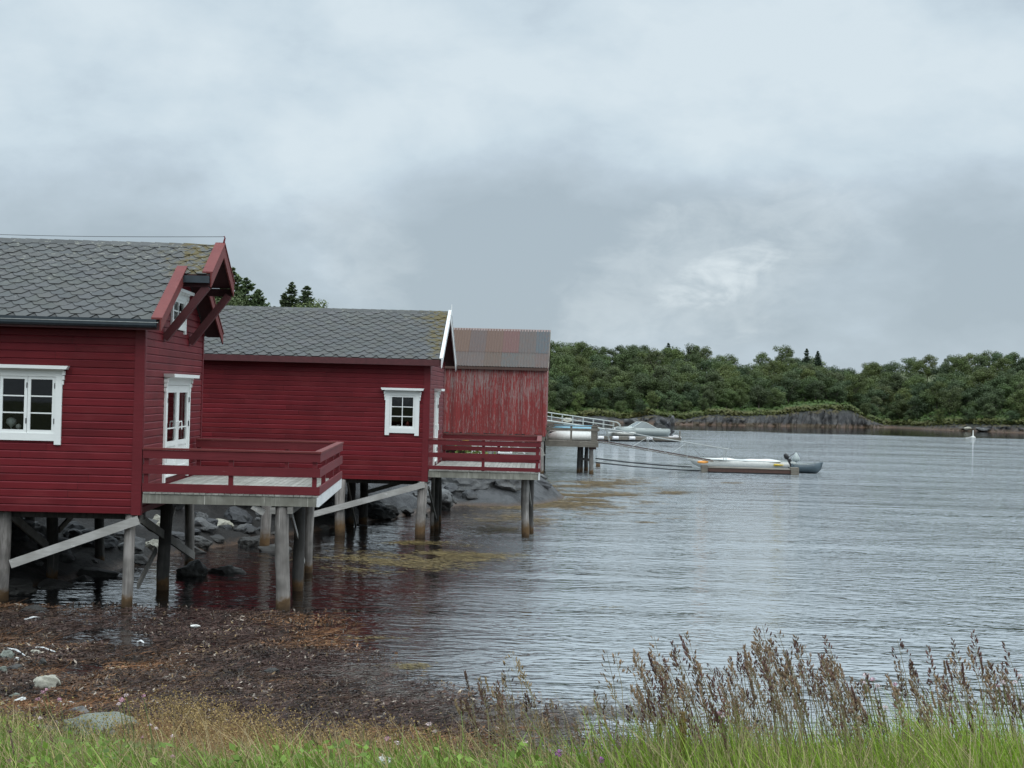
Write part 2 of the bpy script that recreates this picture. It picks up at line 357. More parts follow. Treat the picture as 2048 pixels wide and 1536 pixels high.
# sea cliff
m, t, p, out = newmat('cliff'); w_ = wpos(t)
st = t.noise(t.map(w_, rot=(0, math.radians(-32), 0), scale=(1.6, .5, .12)), 1.0, 6, .65, .3); n = t.noise(w_, .9, 5, .65)
c = t.mix(t.smooth(st, .38, .62), (.010, .011, .012), (.070, .068, .066)); c = t.mix(t.math('MULTIPLY', t.smooth(n, .58, .7), .6), c, (.19, .18, .165)); c = t.mix(t.math('MULTIPLY', t.smooth(t.noise(w_, .35, 4, .6), .5, .62), .65), c, (.022, .022, .022))
z = t.math('ADD', t.sep(w_)[2], t.math('MULTIPLY', t.math('SUBTRACT', n, .5), .6))
c = t.mix(t.math('SUBTRACT', 1.0, t.smooth(z, .3, .6)), c, (.05, .036, .02))
a = t.new('ShaderNodeAttribute', attribute_name='col').outputs[0]; ar = t.sep(a)[0]
c = t.mix(t.math('MULTIPLY', t.smooth(t.math('ADD', ar, t.math('MULTIPLY', t.math('SUBTRACT', n, .5), .8)), .75, .95), .8), c, (.075, .062, .022))
t.put(p.inputs['Base Color'], c); p.inputs['Roughness'].default_value = .85; bump(t, p, st, .9, .15)
# water
m, t, p, out = newmat('water'); t.n.remove(p); w_ = wpos(t)
X, Yb, Z = t.sep(w_)
rot = math.radians(46)
def rdg(v): return t.math('SUBTRACT', 1.0, t.math('MULTIPLY', t.math('ABSOLUTE', t.math('SUBTRACT', v, .5)), 2.0))
def wave_h(v):
    mA = rdg(t.noise(t.map(v, rot=(0, 0, rot), scale=(.55, 1.40, 1)), 1.0, 3, .55, 1.1))
    mB = t.noise(t.map(v, (3, 8, 0), rot=(0, 0, rot * .6), scale=(1.9, 4.2, 1)), 1.0, 2, .5, 1.0)
    mC = t.noise(t.map(v, (9, 1, 0), rot=(0, 0, rot * 1.25), scale=(.10, .40, 1)), 1.0, 1, .5, .4)
    return t.math('ADD', t.math('MULTIPLY', mA, WA), t.math('ADD', t.math('MULTIPLY', mB, WB), t.math('MULTIPLY', mC, WC)))
WA, WB, WC = .080, .062, .24
def off(dx, dy):
    n_ = t.new('ShaderNodeVectorMath', operation='ADD'); t.l.new(w_, n_.inputs[0]); n_.inputs[1].default_value = (dx, dy, 0); return n_.outputs[0]
EPS = .035
h0, hx, hy = wave_h(w_), wave_h(off(EPS, 0)), wave_h(off(0, EPS))
# the breeze drops in the lee of the far shore and in the shelter under the houses
lee = t.math('ADD', Yb, t.math('ADD', t.math('MULTIPLY', X, .10), t.math('MULTIPLY', t.math('SUBTRACT', t.noise(w_, .06, 2), .5), 16)))
calm = t.math('SUBTRACT', 1.0, t.math('MULTIPLY', t.smooth(lee, 193, 200), .93))
shel = t.math('ADD', .40, t.math('MULTIPLY', t.smooth(t.math('SUBTRACT', X, t.math('MULTIPLY', Yb, .045)), -5.0, 0.0), .60))
gust = t.math('ADD', .45, t.math('MULTIPLY', t.smooth(t.noise(t.map(w_, rot=(0, 0, .5), scale=(.05, .16, 1)), 1.0, 3, .5, .8), .32, .68), .75))
amp = t.math('MULTIPLY', t.math('MULTIPLY', t.math('MULTIPLY', calm, shel), gust), -1.0 / EPS)
nx_ = t.math('MULTIPLY', t.math('SUBTRACT', hx, h0), amp); ny_ = t.math('MULTIPLY', t.math('SUBTRACT', hy, h0), amp)
nn_ = t.new('ShaderNodeVectorMath', operation='NORMALIZE'); t.l.new(t.comb(nx_, ny_, 1.0), nn_.inputs[0]); bpo = nn_.outputs[0]
fr = t.new('ShaderNodeFresnel'); fr.inputs[0].default_value = 1.5; t.l.new(bpo, fr.inputs[1])
gl = t.new('ShaderNodeBsdfGlossy'); gl.inputs['Roughness'].default_value = .05; t.l.new(bpo, gl.inputs['Normal'])
tr = t.new('ShaderNodeBsdfTransparent'); tr.inputs[0].default_value = (.62, .50, .44, 1)
df = t.new('ShaderNodeBsdfDiffuse'); df.inputs[0].default_value = (.31, .345, .368, 1)
deep = t.math('ADD', .02, t.math('MULTIPLY', t.smooth(t.math('SUBTRACT', X, t.math('MULTIPLY', Yb, .045)), -3.6, 0.4), .76))  # body colour cut near the houses: dark bed plus their reflection painted in
deep = t.math('MULTIPLY', deep, t.math('ADD', .12, t.math('MULTIPLY', calm, .88)))  # cut again in the far calm band to darken the shore's reflection
m2 = t.new('ShaderNodeMixShader'); t.put(m2.inputs[0], deep); t.l.new(tr.outputs[0], m2.inputs[1]); t.l.new(df.outputs[0], m2.inputs[2])
mx = t.new('ShaderNodeMixShader'); t.put(mx.inputs[0], t.math('MULTIPLY', fr.outputs[0], 1.15, clamp=True)); t.l.new(m2.outputs[0], mx.inputs[1]); t.l.new(gl.outputs[0], mx.inputs[2]); t.l.new(mx.outputs[0], out.inputs[0])

# ------------------------------------------------------------------ terrain
BLY, BLZ = [-40, 0, 7, 8, 11, 15, 19, 22, 26, 28, 32, 45], [2.9, 2.65, 2.32, 2.15, 1.42, .72, .14, .0, -.045, -.09, -.3, -1.0]
BRY, BRZ = [-40, 0, 6.5, 7.5, 9, 11, 14, 16, 19, 24, 45], [2.9, 2.66, 2.55, 2.25, 1.6, .9, .3, .0, -.10, -.35, -1.5]
XSY, XSX = [0, 26, 29, 33, 37, 41, 45, 50, 55, 60, 64, 70, 78, 90, 120, 160, 190, 215, 240], [-60, -12, -10.2, -9.0, -8.3, -6.8, -5.4, -3.6, -2.0, -.4, .7, .4, -1, -3, -7, -16, -40, -80, -120]
FX, FY = [-130, 0, 10, 25, 40, 55, 60, 66, 72, 85, 110, 260], [210, 222, 227, 230, 237, 245, 249, 254, 242, 232, 222, 200]
HX, HC = [-60, 8, 14, 18, 22, 27, 31, 38, 44, 52, 57, 61, 64, 69, 73, 85, 200], [.4, .4, .8, .3, 1.3, .5, 1.4, 1.4, 1.9, 3.0, 2.7, 1.1, .2, .25, .9, 1.2, .8]
def far_h(x, Y):
    ys = np.interp(x, FX, FY); tt = Y - ys
    hc = np.interp(x, HX, HC)
    hill = np.interp(tt, [0, 1.5, 10, 42, 70, 200, 700], [0, .3, 1.6, 6.9, 8.6, 9.5, 12])
    hs = np.interp(x, [-60, 0, 7, 20, 37, 41, 44, 47, 50, 60, 72, 84, 95, 150], [1.3, 1.25, 1.22, 1.12, 1.04, .78, .54, .58, .70, .84, .93, 1.0, 1.18, 1.3])
    z = np.where(tt > 0, hc * sstep(tt, 0, 1.6) * .96 + hill * hs + fbm(x * .25, Y * .25, 9) * .8 * sstep(tt, 1, 6), -.06 * (-tt) - .02)
    return np.maximum(z, -2.6)
def ground(x, Y):
    x = np.asarray(x, float); Y = np.asarray(Y, float)
    k = sstep(x, -4.2, 1.5)
    bank = (1 - k) * np.interp(Y, BLY, BLZ) + k * np.interp(Y, BRY, BRZ)
    bank = bank + fbm(x * .8, Y * .8, 3) * .14 + fbm(x * 3, Y * 3, 8) * .05
    # weed beds just under and just above the surface in front of the houses
    wz = sstep(fbm(x * .45, Y * .3, 21, 3), -.02, .12) * .10
    s = np.interp(Y, XSY, XSX) - x
    left = np.interp(s, [-30, -8, -3, -1, 0, .8, 2.0, 5, 12, 40, 200], [-2.5, -1.0, -.42, -.2, 0, .40, .85, 1.35, 2.6, 5.5, 12]) + sstep(s, -.5, 1.5) * (fbm(x * .9, Y * .9, 31, 4) * .7 + np.abs(fbm(x * 1.6, Y * 1.1, 37, 4)) * .5)
    # sloping bedrock behind the second house
    d = ((x + .9) / 3.2) ** 2 + ((Y - 62) / 6.5) ** 2
    hump = 1.25 * (1 - sstep(d, .1, 1.25)) + fbm(x * .7, Y * .35, 41) * .45 - .12
    left = np.where(d < 1.3, np.maximum(left, hump), left)
    left = left + sstep(s, -.6, .6) * (Y < 100) * (np.abs(fbm(x * 2.6, Y * 1.9, 43, 3)) * .38 - .05)
    left = np.minimum(left, np.where((Y < 51) & (Y > 26) & (x > -17), 1.52, 99))
    bed = -0.30 + wz * 1.0 - .05 * np.maximum(0, x - (-3 + .05 * Y)) - .012 * np.maximum(0, Y - 40)
    bed = np.maximum(bed, -2.6)
    z = np.maximum(np.maximum(bank, left), bed)
    z = np.where(Y > 205, np.maximum(far_h(x, Y), np.where(x < -20, left, -9)), z)
    return z
def gz(x, y): return float(ground(np.array([x]), np.array([y]))[0])
def onground(px, py):
    d = ray(px, py); S = np.concatenate([np.arange(4, 40, .04), np.arange(40, 400, .25)])
    k = np.nonzero(CAMH + d.z * S <= ground(d.x * S, d.y * S))[0]
    return Vector((0, 0, CAMH)) + d * float(S[k[0]]) if len(k) else atz(px, py)
ys = np.concatenate([np.arange(-40, -4, 4), np.arange(-4, 5, .5), np.arange(5, 32, .085), np.arange(32, 80, .22), np.arange(80, 205, 2.5), np.arange(205, 300, .6), np.arange(300, 1000, 35)])
q = np.linspace(-1, 1, 430); us = .47 * q + 2.0 * np.sign(q) * np.abs(q) ** 9
YY, UU = np.meshgrid(ys, us, indexing='ij'); XX = UU * (np.maximum(YY, 0) + 14)
ZZ = ground(XX, YY)
V = np.stack([XX.ravel(), YY.ravel(), ZZ.ravel()], 1)
nr, nc = YY.shape; i = np.arange(nr * nc).reshape(nr, nc)
F = np.stack([i[:-1, :-1].ravel(), i[:-1, 1:].ravel(), i[1:, 1:].ravel(), i[1:, :-1].ravel()], 1)
x, Y, z = V[:, 0], V[:, 1], V[:, 2]
sL = np.interp(Y, XSY, XSX) - x
nz = fbm(x * .6, Y * .6, 51) + .5
grassw = np.where(Y < 26, sstep(z + nz * .3, .85, 1.15), np.where(Y < 205, sstep(sL + nz * 4, 9, 12) + sstep(nz, .75, .8) * sstep(z, .9, 1.1), sstep(Y - np.interp(x, FX, FY), 1, 3)))
weedw = np.where(Y < 30, sstep(-z, -.75, -.5) * sstep(z, -.5, -.3), np.where(Y < 205, .8 * sstep(z, -.45, -.2) * sstep(-z, -.12, 0), sstep(-z, -.5, -.1)))
under = sstep(Y, 26.5, 28) * sstep(-Y, -52, -49) * sstep(-x, 1.5, 2.5)  # footprint mask: puts the shade below the houses into the ground colour
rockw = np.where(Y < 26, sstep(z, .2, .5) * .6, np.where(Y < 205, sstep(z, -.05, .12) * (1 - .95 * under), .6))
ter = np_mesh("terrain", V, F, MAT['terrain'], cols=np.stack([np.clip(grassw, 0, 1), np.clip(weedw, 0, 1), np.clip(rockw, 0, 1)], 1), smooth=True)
tag(ter, kind='structure')
wat = np_mesh("water", [(-700, 6, 0), (700, 6, 0), (700, 700, 0), (-700, 700, 0)], [(0, 1, 2, 3)], MAT['water']); tag(wat, kind='structure')

# ------------------------------------------------------------------ rocks
def rock_mesh(name, seed, sx, sy, sz, mat, sub=4, sharp=.55):
    import bmesh
    b = bmesh.new(); bmesh.ops.create_icosphere(b, subdivisions=sub, radius=1)
    off = Vector((seed * 3.7, seed * 1.3, seed * 2.1))
    rr = random.Random(seed); planes = []
    for k in range(14):
        d = Vector((rr.gauss(0, 1), rr.gauss(0, 1), rr.gauss(0, .8))).normalized(); planes.append((d, rr.uniform(.50, .86)))
    for v in b.verts:
        p = v.co.copy()
        for d, l in planes:
            e = p.dot(d) - l
            if e > 0: p -= d * e * .9
        p *= 1 + sharp * .5 * mnoise.noise(v.co * 1.3 + off) + sharp * .22 * mnoise.noise(v.co * 4 + off) + sharp * .08 * mnoise.noise(v.co * 11 + off)
        v.co = Vector((p.x * sx, p.y * sy, p.z * sz))
    me = bpy.data.meshes.new(name); b.to_mesh(me); b.free()
    for p in me.polygons: p.use_smooth = seed in (3, 27, 59, 60)
    me.materials.append(mat); return me
def rock(px, py, wpx, hpx, seed, mat, label, name='boulder', cat='rock', group=None, depth=.8, rz=0.0, Yfix=None, tilt=0.0):
    """stone whose foot stands on the ground seen at px, py"""
    if Yfix: q = at(px, py, Yfix); q.z = gz(q.x, q.y)
    else: q = onground(px, py)
    s = q.y / FPX; rx = wpx * s / 2; rzz = hpx * s * .62
    q.y += rx * depth * .6
    me = rock_mesh(name, seed, rx * 1.12, rx * depth, rzz, MAT[mat])
    o = bpy.data.objects.new(name, me); COL.objects.link(o); o.location = (q.x, q.y, gz(q.x, q.y) + rzz * .45); o.rotation_euler = (tilt, 0, rz)
    return tag(o, label, cat, group)

# ------------------------------------------------------------------ house builders
def fmap(a0=0.0, b0=0.0):   # front wall plane: u along the wall, o outwards (towards the viewer), v up
    return lambda u, o, v: (a0 + u, b0 - o, v)
def gmap(a0=0.0):           # gable wall plane: u = depth, o outwards (to the right)
    return lambda u, o, v: (a0 + o, u, v)
def cladding(mapf, u0, u1, v0, v1, pitch, holes=(), slope=None, rr=None, thick=.026):
    """one mesh of overlapping boards; slope=(v_eave, tan, u_lo, u_hi) clips rows to a gable"""
    M = MB(mapf); v = v0; k = 0
    rr = rr or random.Random(3)
    while v < v1 - .01:
        vt = min(v + pitch, v1)
        def lim(z):
            if slope and z > slope[0]:
                d = (z - slope[0]) / slope[1]; return max(u0, slope[2] + d), min(u1, slope[3] - d)
            return u0, u1
        a0, a1 = lim(v); b0, b1 = lim(vt)
        if a1 - a0 < .05: break
        if b1 < b0: b0 = b1 = (b0 + b1) / 2
        segs = [(0.0, 1.0)]
        for (hu0, hu1, hv0, hv1) in holes:
            if hv0 < v + pitch / 2 < hv1:
                f0 = (hu0 - a0) / (a1 - a0); f1 = (hu1 - a0) / (a1 - a0); ns = []
                for s0, s1 in segs:
                    if f1 <= s0 or f0 >= s1: ns.append((s0, s1)); continue
                    if f0 > s0: ns.append((s0, f0))
                    if f1 < s1: ns.append((f1, s1))
                segs = ns
        # boards are joined end to end along the wall
        prof = [(.003, v), (thick, v + .003), (thick - .003, vt - .030), (thick - .003, vt - .030), (.007, vt - .011), (.007, vt - .011), (.003, vt)]
        for s0, s1 in segs:
            cuts = [s0]; L = (a1 - a0); cpos = s0 + rr.uniform(.8, 3.2) / L
            while cpos < s1 - .6 / L: cuts.append(cpos); cpos += rr.uniform(1.6, 4.2) / L
            cuts.append(s1)
            for c0, c1 in zip(cuts[:-1], cuts[1:]):
                vs = []
                for (o, z) in prof:
                    f = (z - v) / (vt - v) if vt > v else 0
                    l0 = a0 + (b0 - a0) * f; l1 = a1 + (b1 - a1) * f
                    vs += [(l0 + (l1 - l0) * c0 + .0025, o, z), (l0 + (l1 - l0) * c1 - .0025, o, z)]
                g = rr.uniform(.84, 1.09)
                n0 = len(M.c); lit = rr.uniform(.7, 1.2)
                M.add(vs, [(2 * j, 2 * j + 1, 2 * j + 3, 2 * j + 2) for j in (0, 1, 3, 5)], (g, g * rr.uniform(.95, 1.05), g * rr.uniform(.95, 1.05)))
                for q_ in range(6, 10): M.c[n0 + q_] = (1.35 * lit, 2.5 * lit, 2.3 * lit)   # bevelled upper edge coloured pale for the skylight it catches
        v = vt; k += 1
    return M
def shingles(a0, a1, b0, z0, tan, length, seed, back=None):
    """hexagonal slates in overlapping rows on one slope, laid from the eave up; plus the solid deck below"""
    ang = math.atan(tan); ca, sa = math.cos(ang), math.sin(ang); rr = random.Random(seed)
    mp = (lambda u, t_, n_: (u, b0 + t_ * ca - n_ * sa, z0 + t_ * sa + n_ * ca)) if back is None else (lambda u, t_, n_: (u, back - t_ * ca + n_ * sa, z0 + t_ * sa + n_ * ca))
    M = MB(mp); Wd = .385; ex = .182
    M.add([(a0, 0, -.05), (a1, 0, -.05), (a1, length, -.05), (a0, length, -.05), (a0, 0, 0), (a1, 0, 0), (a1, length, 0), (a0, length, 0)],
          [(0, 3, 2, 1), (4, 5, 6, 7), (0, 1, 5, 4), (1, 2, 6, 5), (2, 3, 7, 6), (3, 0, 4, 7)], (.7, .7, .7))
    nrow = int(length / ex) + 1
    for r in range(nrow):
        t0 = r * ex - .02; off = (r % 2) * Wd / 2
        n = int((a1 - a0) / Wd) + 2
        for k in range(-1, n):
            cx = a0 + off + k * Wd + rr.uniform(-.007, .007); g = rr.uniform(.93, 1.06) * (rr.choice((.86, 1.12)) if rr.random() < .05 else 1); lift = rr.uniform(0, .008) ; tj = rr.uniform(-.008, .008)
            pts = [(-.24, 0), (.24, 0), (.485, ex * 1.0), (.485, ex * 1.9), (-.485, ex * 1.9), (-.485, ex * 1.0)]
            top = []; bot = []
            for (fx, ty) in pts:
                u = min(max(cx + fx * (Wd - .010), a0), a1); tt = min(t0 + ty + tj, length)
                hh = .022 + lift - ty * .0100 / ex
                top.append((u, tt, max(hh, .004))); bot.append((u, tt, .002))
            if max(p[0] for p in top) - min(p[0] for p in top) < .02: continue
            col = (g * rr.uniform(.97, 1.03), g, g * rr.uniform(.96, 1.03))
            M.add(top, [(0, 1, 2, 3, 4, 5)], col)
            if a0 + .25 < cx < a1 - .25 and t0 > 0 and t0 + 2 * ex < length:
                e_ = .010; M.add([(cx - Wd * .24 - e_ * .5, t0 + tj - e_, top[0][2] - .004), (cx + Wd * .24 + e_ * .5, t0 + tj - e_, top[0][2] - .004), (cx + Wd * .485 + e_, t0 + tj + ex * .96, top[2][2] - .002), (cx - Wd * .485 - e_, t0 + tj + ex * .96, top[5][2] - .002)], [(0, 1, 2, 3)], (.34, .34, .35))  # dark strip stands in for the shadow line under each tab edge
            M.add(top + bot, [(0, 6, 7, 1), (1, 7, 8, 2), (5, 11, 6, 0)], (.20, .20, .21))   # cut edges coloured dark to draw the shadow lines between tabs
    return M
def window(parent, mapf, u0, u1, v0, v1, ncol, sashes, hood=True, name='window', brackets=True, drop=.07, rows=3, blocks=True):
    """u0..u1 and v0..v1 are the outside of the casing; frame, sashes with bars, pane, hood"""
    cw = .125
    M = MB(mapf)
    M.box(u0, u0 + cw, .024, .066, v0, v1); M.box(u1 - cw, u1, .024, .066, v0, v1)      # side casings run below the sill
    M.box(u0 + cw, u1 - cw, .024, .060, v1 - .12, v1); M.box(u0 + cw, u1 - cw, .024, .062, v0 + drop, v0 + drop + .14)
    f = M.build('window', MAT['white_paint'], parent)
    f.name = name
    if hood:
        H = MB(mapf); H.prism([(u0 - .10, v1 + .025), (u1 + .10, v1 + .025), (u1 + .13, v1 + .09), (u0 - .13, v1 + .09)], .024, .20, 'xz')
        H.box(u0 - .03, u1 + .03, .024, .115, v1, v1 + .024)
        if brackets:
            for s, uu in ((-1, u0), (1, u1)):
                for j in range(3):
                    zb = v1 - .09 * (j + 1); o1 = .05 - .012 * j
                    a, b = (uu - o1, uu) if s < 0 else (uu, uu + o1)
                    H.box(a, b, .024, .10 - .012 * j, zb + .006, zb + .085)
        H.build('window_hood', MAT['white_paint'], f)
    iu0, iu1, iv0, iv1 = u0 + cw, u1 - cw, v0 + drop + .14, v1 - .12
    w_ = (iu1 - iu0) / sashes
    for k in range(sashes):
        S = MB(mapf); a, b = iu0 + k * w_ + .004, iu0 + (k + 1) * w_ - .004; sw = .055
        S.box(a, a + sw, .0, .044, iv0, iv1); S.box(b - sw, b, .0, .044, iv0, iv1); S.box(a + sw, b - sw, .0, .042, iv0, iv0 + .06); S.box(a + sw, b - sw, .0, .042, iv1 - sw, iv1)
        for r in range(1, rows):
            zz = iv0 + .06 + (iv1 - sw - iv0 - .06) * r / rows; S.box(a + sw, b - sw, .008, .034, zz - .012, zz + .012)
        for q_ in range(1, ncol):
            uu = a + sw + (b - a - 2 * sw) * q_ / ncol; S.box(uu - .012, uu + .012, .010, .036, iv0 + .06, iv1 - sw)
        s_ = S.build('sash', MAT['white_paint'], f)
        G = MB(mapf); G.add([(a + sw, .016, iv0), (b - sw, .016, iv0), (b - sw, .016, iv1), (a + sw, .016, iv1)], [(0, 1, 2, 3)]); G.build('pane', MAT['glass'], s_ if False else f, fix=False)
        if sashes > 1:
            for zz in (iv0 + .18, iv1 - .22):
                Hh = MB(mapf); Hh.box(b - .018, b - .003, .044, .058, zz, zz + .10); Hh.build('hinge', MAT['dark_metal'], f)
    return f
def double_door(parent, mapf, u0, u1, v0, v1):
    cw = .12; M = MB(mapf)
    M.box(u0, u0 + cw, .024, .070, v0 - .10, v1); M.box(u1 - cw, u1, .024, .070, v0 - .10, v1); M.box(u0 + cw, u1 - cw, .024, .064, v1 - .13, v1); M.box(u0 + cw, u1 - cw, .0, .08, v0, v0 + .035)
    d = M.build('door', MAT['white_paint'], parent)
    H = MB(mapf); H.prism([(u0 - .08, v1 + .03), (u1 + .08, v1 + .03), (u1 + .12, v1 + .10), (u0 - .12, v1 + .10)], .024, .24, 'xz'); H.box(u0 - .03, u1 + .03, .024, .13, v1, v1 + .029)
    for uu in (u0 - .05, u1):
        for j in range(3): H.box(uu, uu + .05, .024, .11 - .02 * j, v1 - .09 * (j + 1) + .005, v1 - .09 * j - .01)
    H.build('door_hood', MAT['white_paint'], d)
    mid = (u0 + u1) / 2
    for s, (a, b) in enumerate(((u0 + cw + .004, mid - .004), (mid + .004, u1 - cw - .004))):
        S = MB(mapf); sw = .15; lv = v0 + .62; t0 = v1 - .135
        S.box(a, a + sw, .004, .050, v0 + .036, t0); S.box(b - sw, b, .004, .050, v0 + .036, t0); S.box(a + sw, b - sw, .004, .048, t0 - sw, t0)
        S.box(a + sw, b - sw, .004, .048, lv, lv + .10); S.box(a + sw, b - sw, .004, .048, v0 + .036, v0 + .18); S.box(a + sw, b - sw, .012, .030, v0 + .18, lv)
        zz = (lv + t0) / 2 - .1
        S.box(a + sw, b - sw, .012, .036, lv + .36, lv + .385)
        leaf = S.build('door_leaf', MAT['white_paint'], d)
        G = MB(mapf); G.add([(a + sw, .02, lv + .1), (b - sw, .02, lv + .1), (b - sw, .02, t0 - sw), (a + sw, .02, t0 - sw)], [(0, 1, 2, 3)]); G.build('pane', MAT['glass'], d, fix=False)
        hu = b - .05 if s == 0 else a + .05; dd = -.10 if s == 0 else .10; hz = v0 + 1.12
        K = MB(mapf); K.tube([(hu, .05, hz), (hu, .10, hz), (hu + dd, .11, hz + .005), (hu + dd * 1.3, .11, hz - .06), (hu + dd * 1.3, .11, hz - .17)], .014, 6); K.build('handle', MAT['white_paint'], d)
        cu = a + sw + .03 if s == 0 else b - sw - .13
        Cn = MB(mapf); n = 10; vs = []
        for j in range(n + 1):
            uu = cu + .10 * j / n; oo = -.06 + .03 * math.sin(j * 2.1); vs += [(uu, oo, lv + .12), (uu, oo, t0 - sw)]
        Cn.add(vs, [(2 * j, 2 * j + 1, 2 * j + 3, 2 * j + 2) for j in range(n)]); Cn.build('curtain', MAT['curtain'], d, fix=False)
        for zz in (v0 + .30, v0 + 1.0, v1 - .5):
            uu = a - .002 if s == 0 else b - .012
            Hh = MB(mapf); Hh.box(uu, uu + .014, .051, .075, zz, zz + .11); Hh.build('hinge', MAT['dark_metal'], d)
    return d
def pile(parent, p0, p1, r, mat='pile_wood', n=14):
    M = MB(); p0 = Vector(p0); p1 = Vector(p1); k = 9
    ph_ = R.uniform(0, 6); pts = [p0.lerp(p1, j / k) + Vector((math.sin(ph_ + j * .6) * r * .13, 0, 0)) for j in range(k + 1)]; M.tube(pts, [r * (1.04 - .06 * j / k) * R.uniform(.97, 1.03) for j in range(k + 1)], n, wob=.025)
    return M.build('pile', MAT[mat], parent, smooth=True)
def inv(house, p):  # world point to the house's own axes
    return house.matrix_world.inverted() @ Vector(p)
def frame_of(px, py, Y, ang):
    p = at(px, py, Y); return (p.x, p.y, 0), ang
def floc(e, a, b, z):  # local to world by hand (no depsgraph needed)
    c, s = math.cos(e.rotation_euler.z), math.sin(e.rotation_euler.z); return Vector((e.location.x + a * c - b * s, e.location.y + a * s + b * c, z))
def wloc(e, p):
    c, s = math.cos(e.rotation_euler.z), math.sin(e.rotation_euler.z); dx, dy = p[0] - e.location.x, p[1] - e.location.y; return (dx * c + dy * s, -dx * s + dy * c, p[2] if len(p) > 2 else 0)

def boathouse(name, label, loc, ang, L, D, zb, zt, tan, ov, va, pitch, seed, verge_mat, win, door, loft=None, slate='shingle'):
    h = tag(empty(name, loc, ang), label, 'boathouse')
    rr = random.Random(seed); top = MAT['red_paint']
    ridge = zt + (D / 2) * tan
    fh = [(w_[0] + .1, w_[1] - .1, w_[2] + .12, w_[3] - .06) for w_ in win]
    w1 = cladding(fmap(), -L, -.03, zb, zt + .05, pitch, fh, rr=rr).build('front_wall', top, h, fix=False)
    gh = [(door[0] + .08, door[1] - .08, door[2] + .02, door[3] - .06)]
    if loft: gh.append((loft[0] + .1, loft[1] - .1, loft[2] + .12, loft[3] - .06))
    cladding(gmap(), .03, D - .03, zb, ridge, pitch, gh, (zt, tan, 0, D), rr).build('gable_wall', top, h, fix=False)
    # back and far gable: plain boarded walls, never seen from the water side
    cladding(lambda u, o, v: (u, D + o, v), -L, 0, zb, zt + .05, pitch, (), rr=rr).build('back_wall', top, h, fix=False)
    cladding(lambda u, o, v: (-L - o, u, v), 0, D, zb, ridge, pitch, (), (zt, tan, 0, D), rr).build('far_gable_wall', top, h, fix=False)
    M = MB(); M.box(-L + .02, -.02, .02, D - .02, zb + .02, zb + .14); M.build('floor', MAT['inside'], h)
    M = MB(); M.box(-L + .1, -.1, .1, D - .1, zt - .06, zt - .04)
    M.box(-4.6, -4.55, .1, D - .1, zb + .14, zt - .06); M.box(-4.55, -.1, D - 1.2, D - 1.15, zb + .14, zt - .06); M.build('inner_wall', MAT['inside'], h)
    # corner boards
    M = MB(); M.box(-.15, .032, -.036, -.0, zb - .02, zt + .04); M.build('corner_board', MAT['red_trim'], h)
    M = MB(); M.box(.0, .038, .0, .11, zb - .02, zt + .04); M.build('corner_board', MAT['red_trim'], h)
    M = MB(); M.box(.0, .038, D - .10, D + .03, zb - .02, zt + .04); M.build('corner_board', MAT['red_trim'], h)
    M = MB(); M.box(-L, -L + .13, -.036, 0, zb - .02, zt + .04); M.build('corner_board', MAT['red_trim'], h)
    # roof
    z0 = zt - ov * tan + .14; Ls = (D / 2 + ov) / math.cos(math.atan(tan))
    rf = shingles(-L - .3, va, -ov, z0, tan, Ls, seed + 1).build('roof', MAT[slate], h)
    shingles(-L - .3, va, -ov, z0, tan, Ls, seed + 2, back=D + ov).build('roof', MAT[slate], h)
    zr = z0 + (D / 2 + ov) * tan
    M = MB()
    k = -L - .3
    while k < va - .01:
        k2 = min(k + .30, va); g = rr.uniform(.8, 1.2)
        M.color = (g, g, g)
        M.add([(k, D / 2 - .17, zr - .055), (k2, D / 2 - .17, zr - .060), (k2, D / 2, zr + .035), (k, D / 2, zr + .045), (k, D / 2 + .17, zr - .055), (k2, D / 2 + .17, zr - .06)], [(0, 1, 2, 3), (3, 2, 5, 4)])
        k = k2
    M.build('ridge_cap', MAT[slate], h, fix=False)
    # eave fascia and soffit
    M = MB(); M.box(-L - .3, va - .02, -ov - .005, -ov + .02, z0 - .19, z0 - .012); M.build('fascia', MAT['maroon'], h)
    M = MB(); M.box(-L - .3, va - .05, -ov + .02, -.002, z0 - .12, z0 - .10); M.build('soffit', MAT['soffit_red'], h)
    # boarded underside at the verge
    M = MB()
    for s in (0, 1):
        f = (lambda b: b) if s == 0 else (lambda b: D - b)
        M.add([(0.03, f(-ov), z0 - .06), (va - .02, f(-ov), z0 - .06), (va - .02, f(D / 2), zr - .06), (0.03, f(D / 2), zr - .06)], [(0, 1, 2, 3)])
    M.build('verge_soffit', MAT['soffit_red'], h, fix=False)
    return h, rr, ridge, z0, zr
def bargeboard(h, va, D, ov, z0, tan, b0, b1, mat, side, depth=.19, capw=.16):
    """board along the verge between depths b0..b1 (measured from the front eave side, mirrored for the back), with a cap board"""
    f = (lambda b: b) if side == 0 else (lambda b: D - b)
    zz = lambda b: z0 + (b + ov) * tan
    M = MB()
    for (a0, a1, d0, d1) in ((va, va + .028, .04, -depth), (va - capw, va + .045, .075, .041)):
        vs = [(a0, f(b0), zz(b0) + d0), (a1, f(b0), zz(b0) + d0), (a1, f(b1), zz(b1) + d0), (a0, f(b1), zz(b1) + d0),
              (a0, f(b0), zz(b0) + d1), (a1, f(b0), zz(b0) + d1), (a1, f(b1), zz(b1) + d1), (a0, f(b1), zz(b1) + d1)]
        M.add(vs, [(0, 1, 2, 3), (7, 6, 5, 4), (4, 5, 1, 0), (5, 6, 2, 1), (6, 7, 3, 2), (7, 4, 0, 3)])
    return M.build('bargeboard', MAT[mat], h)

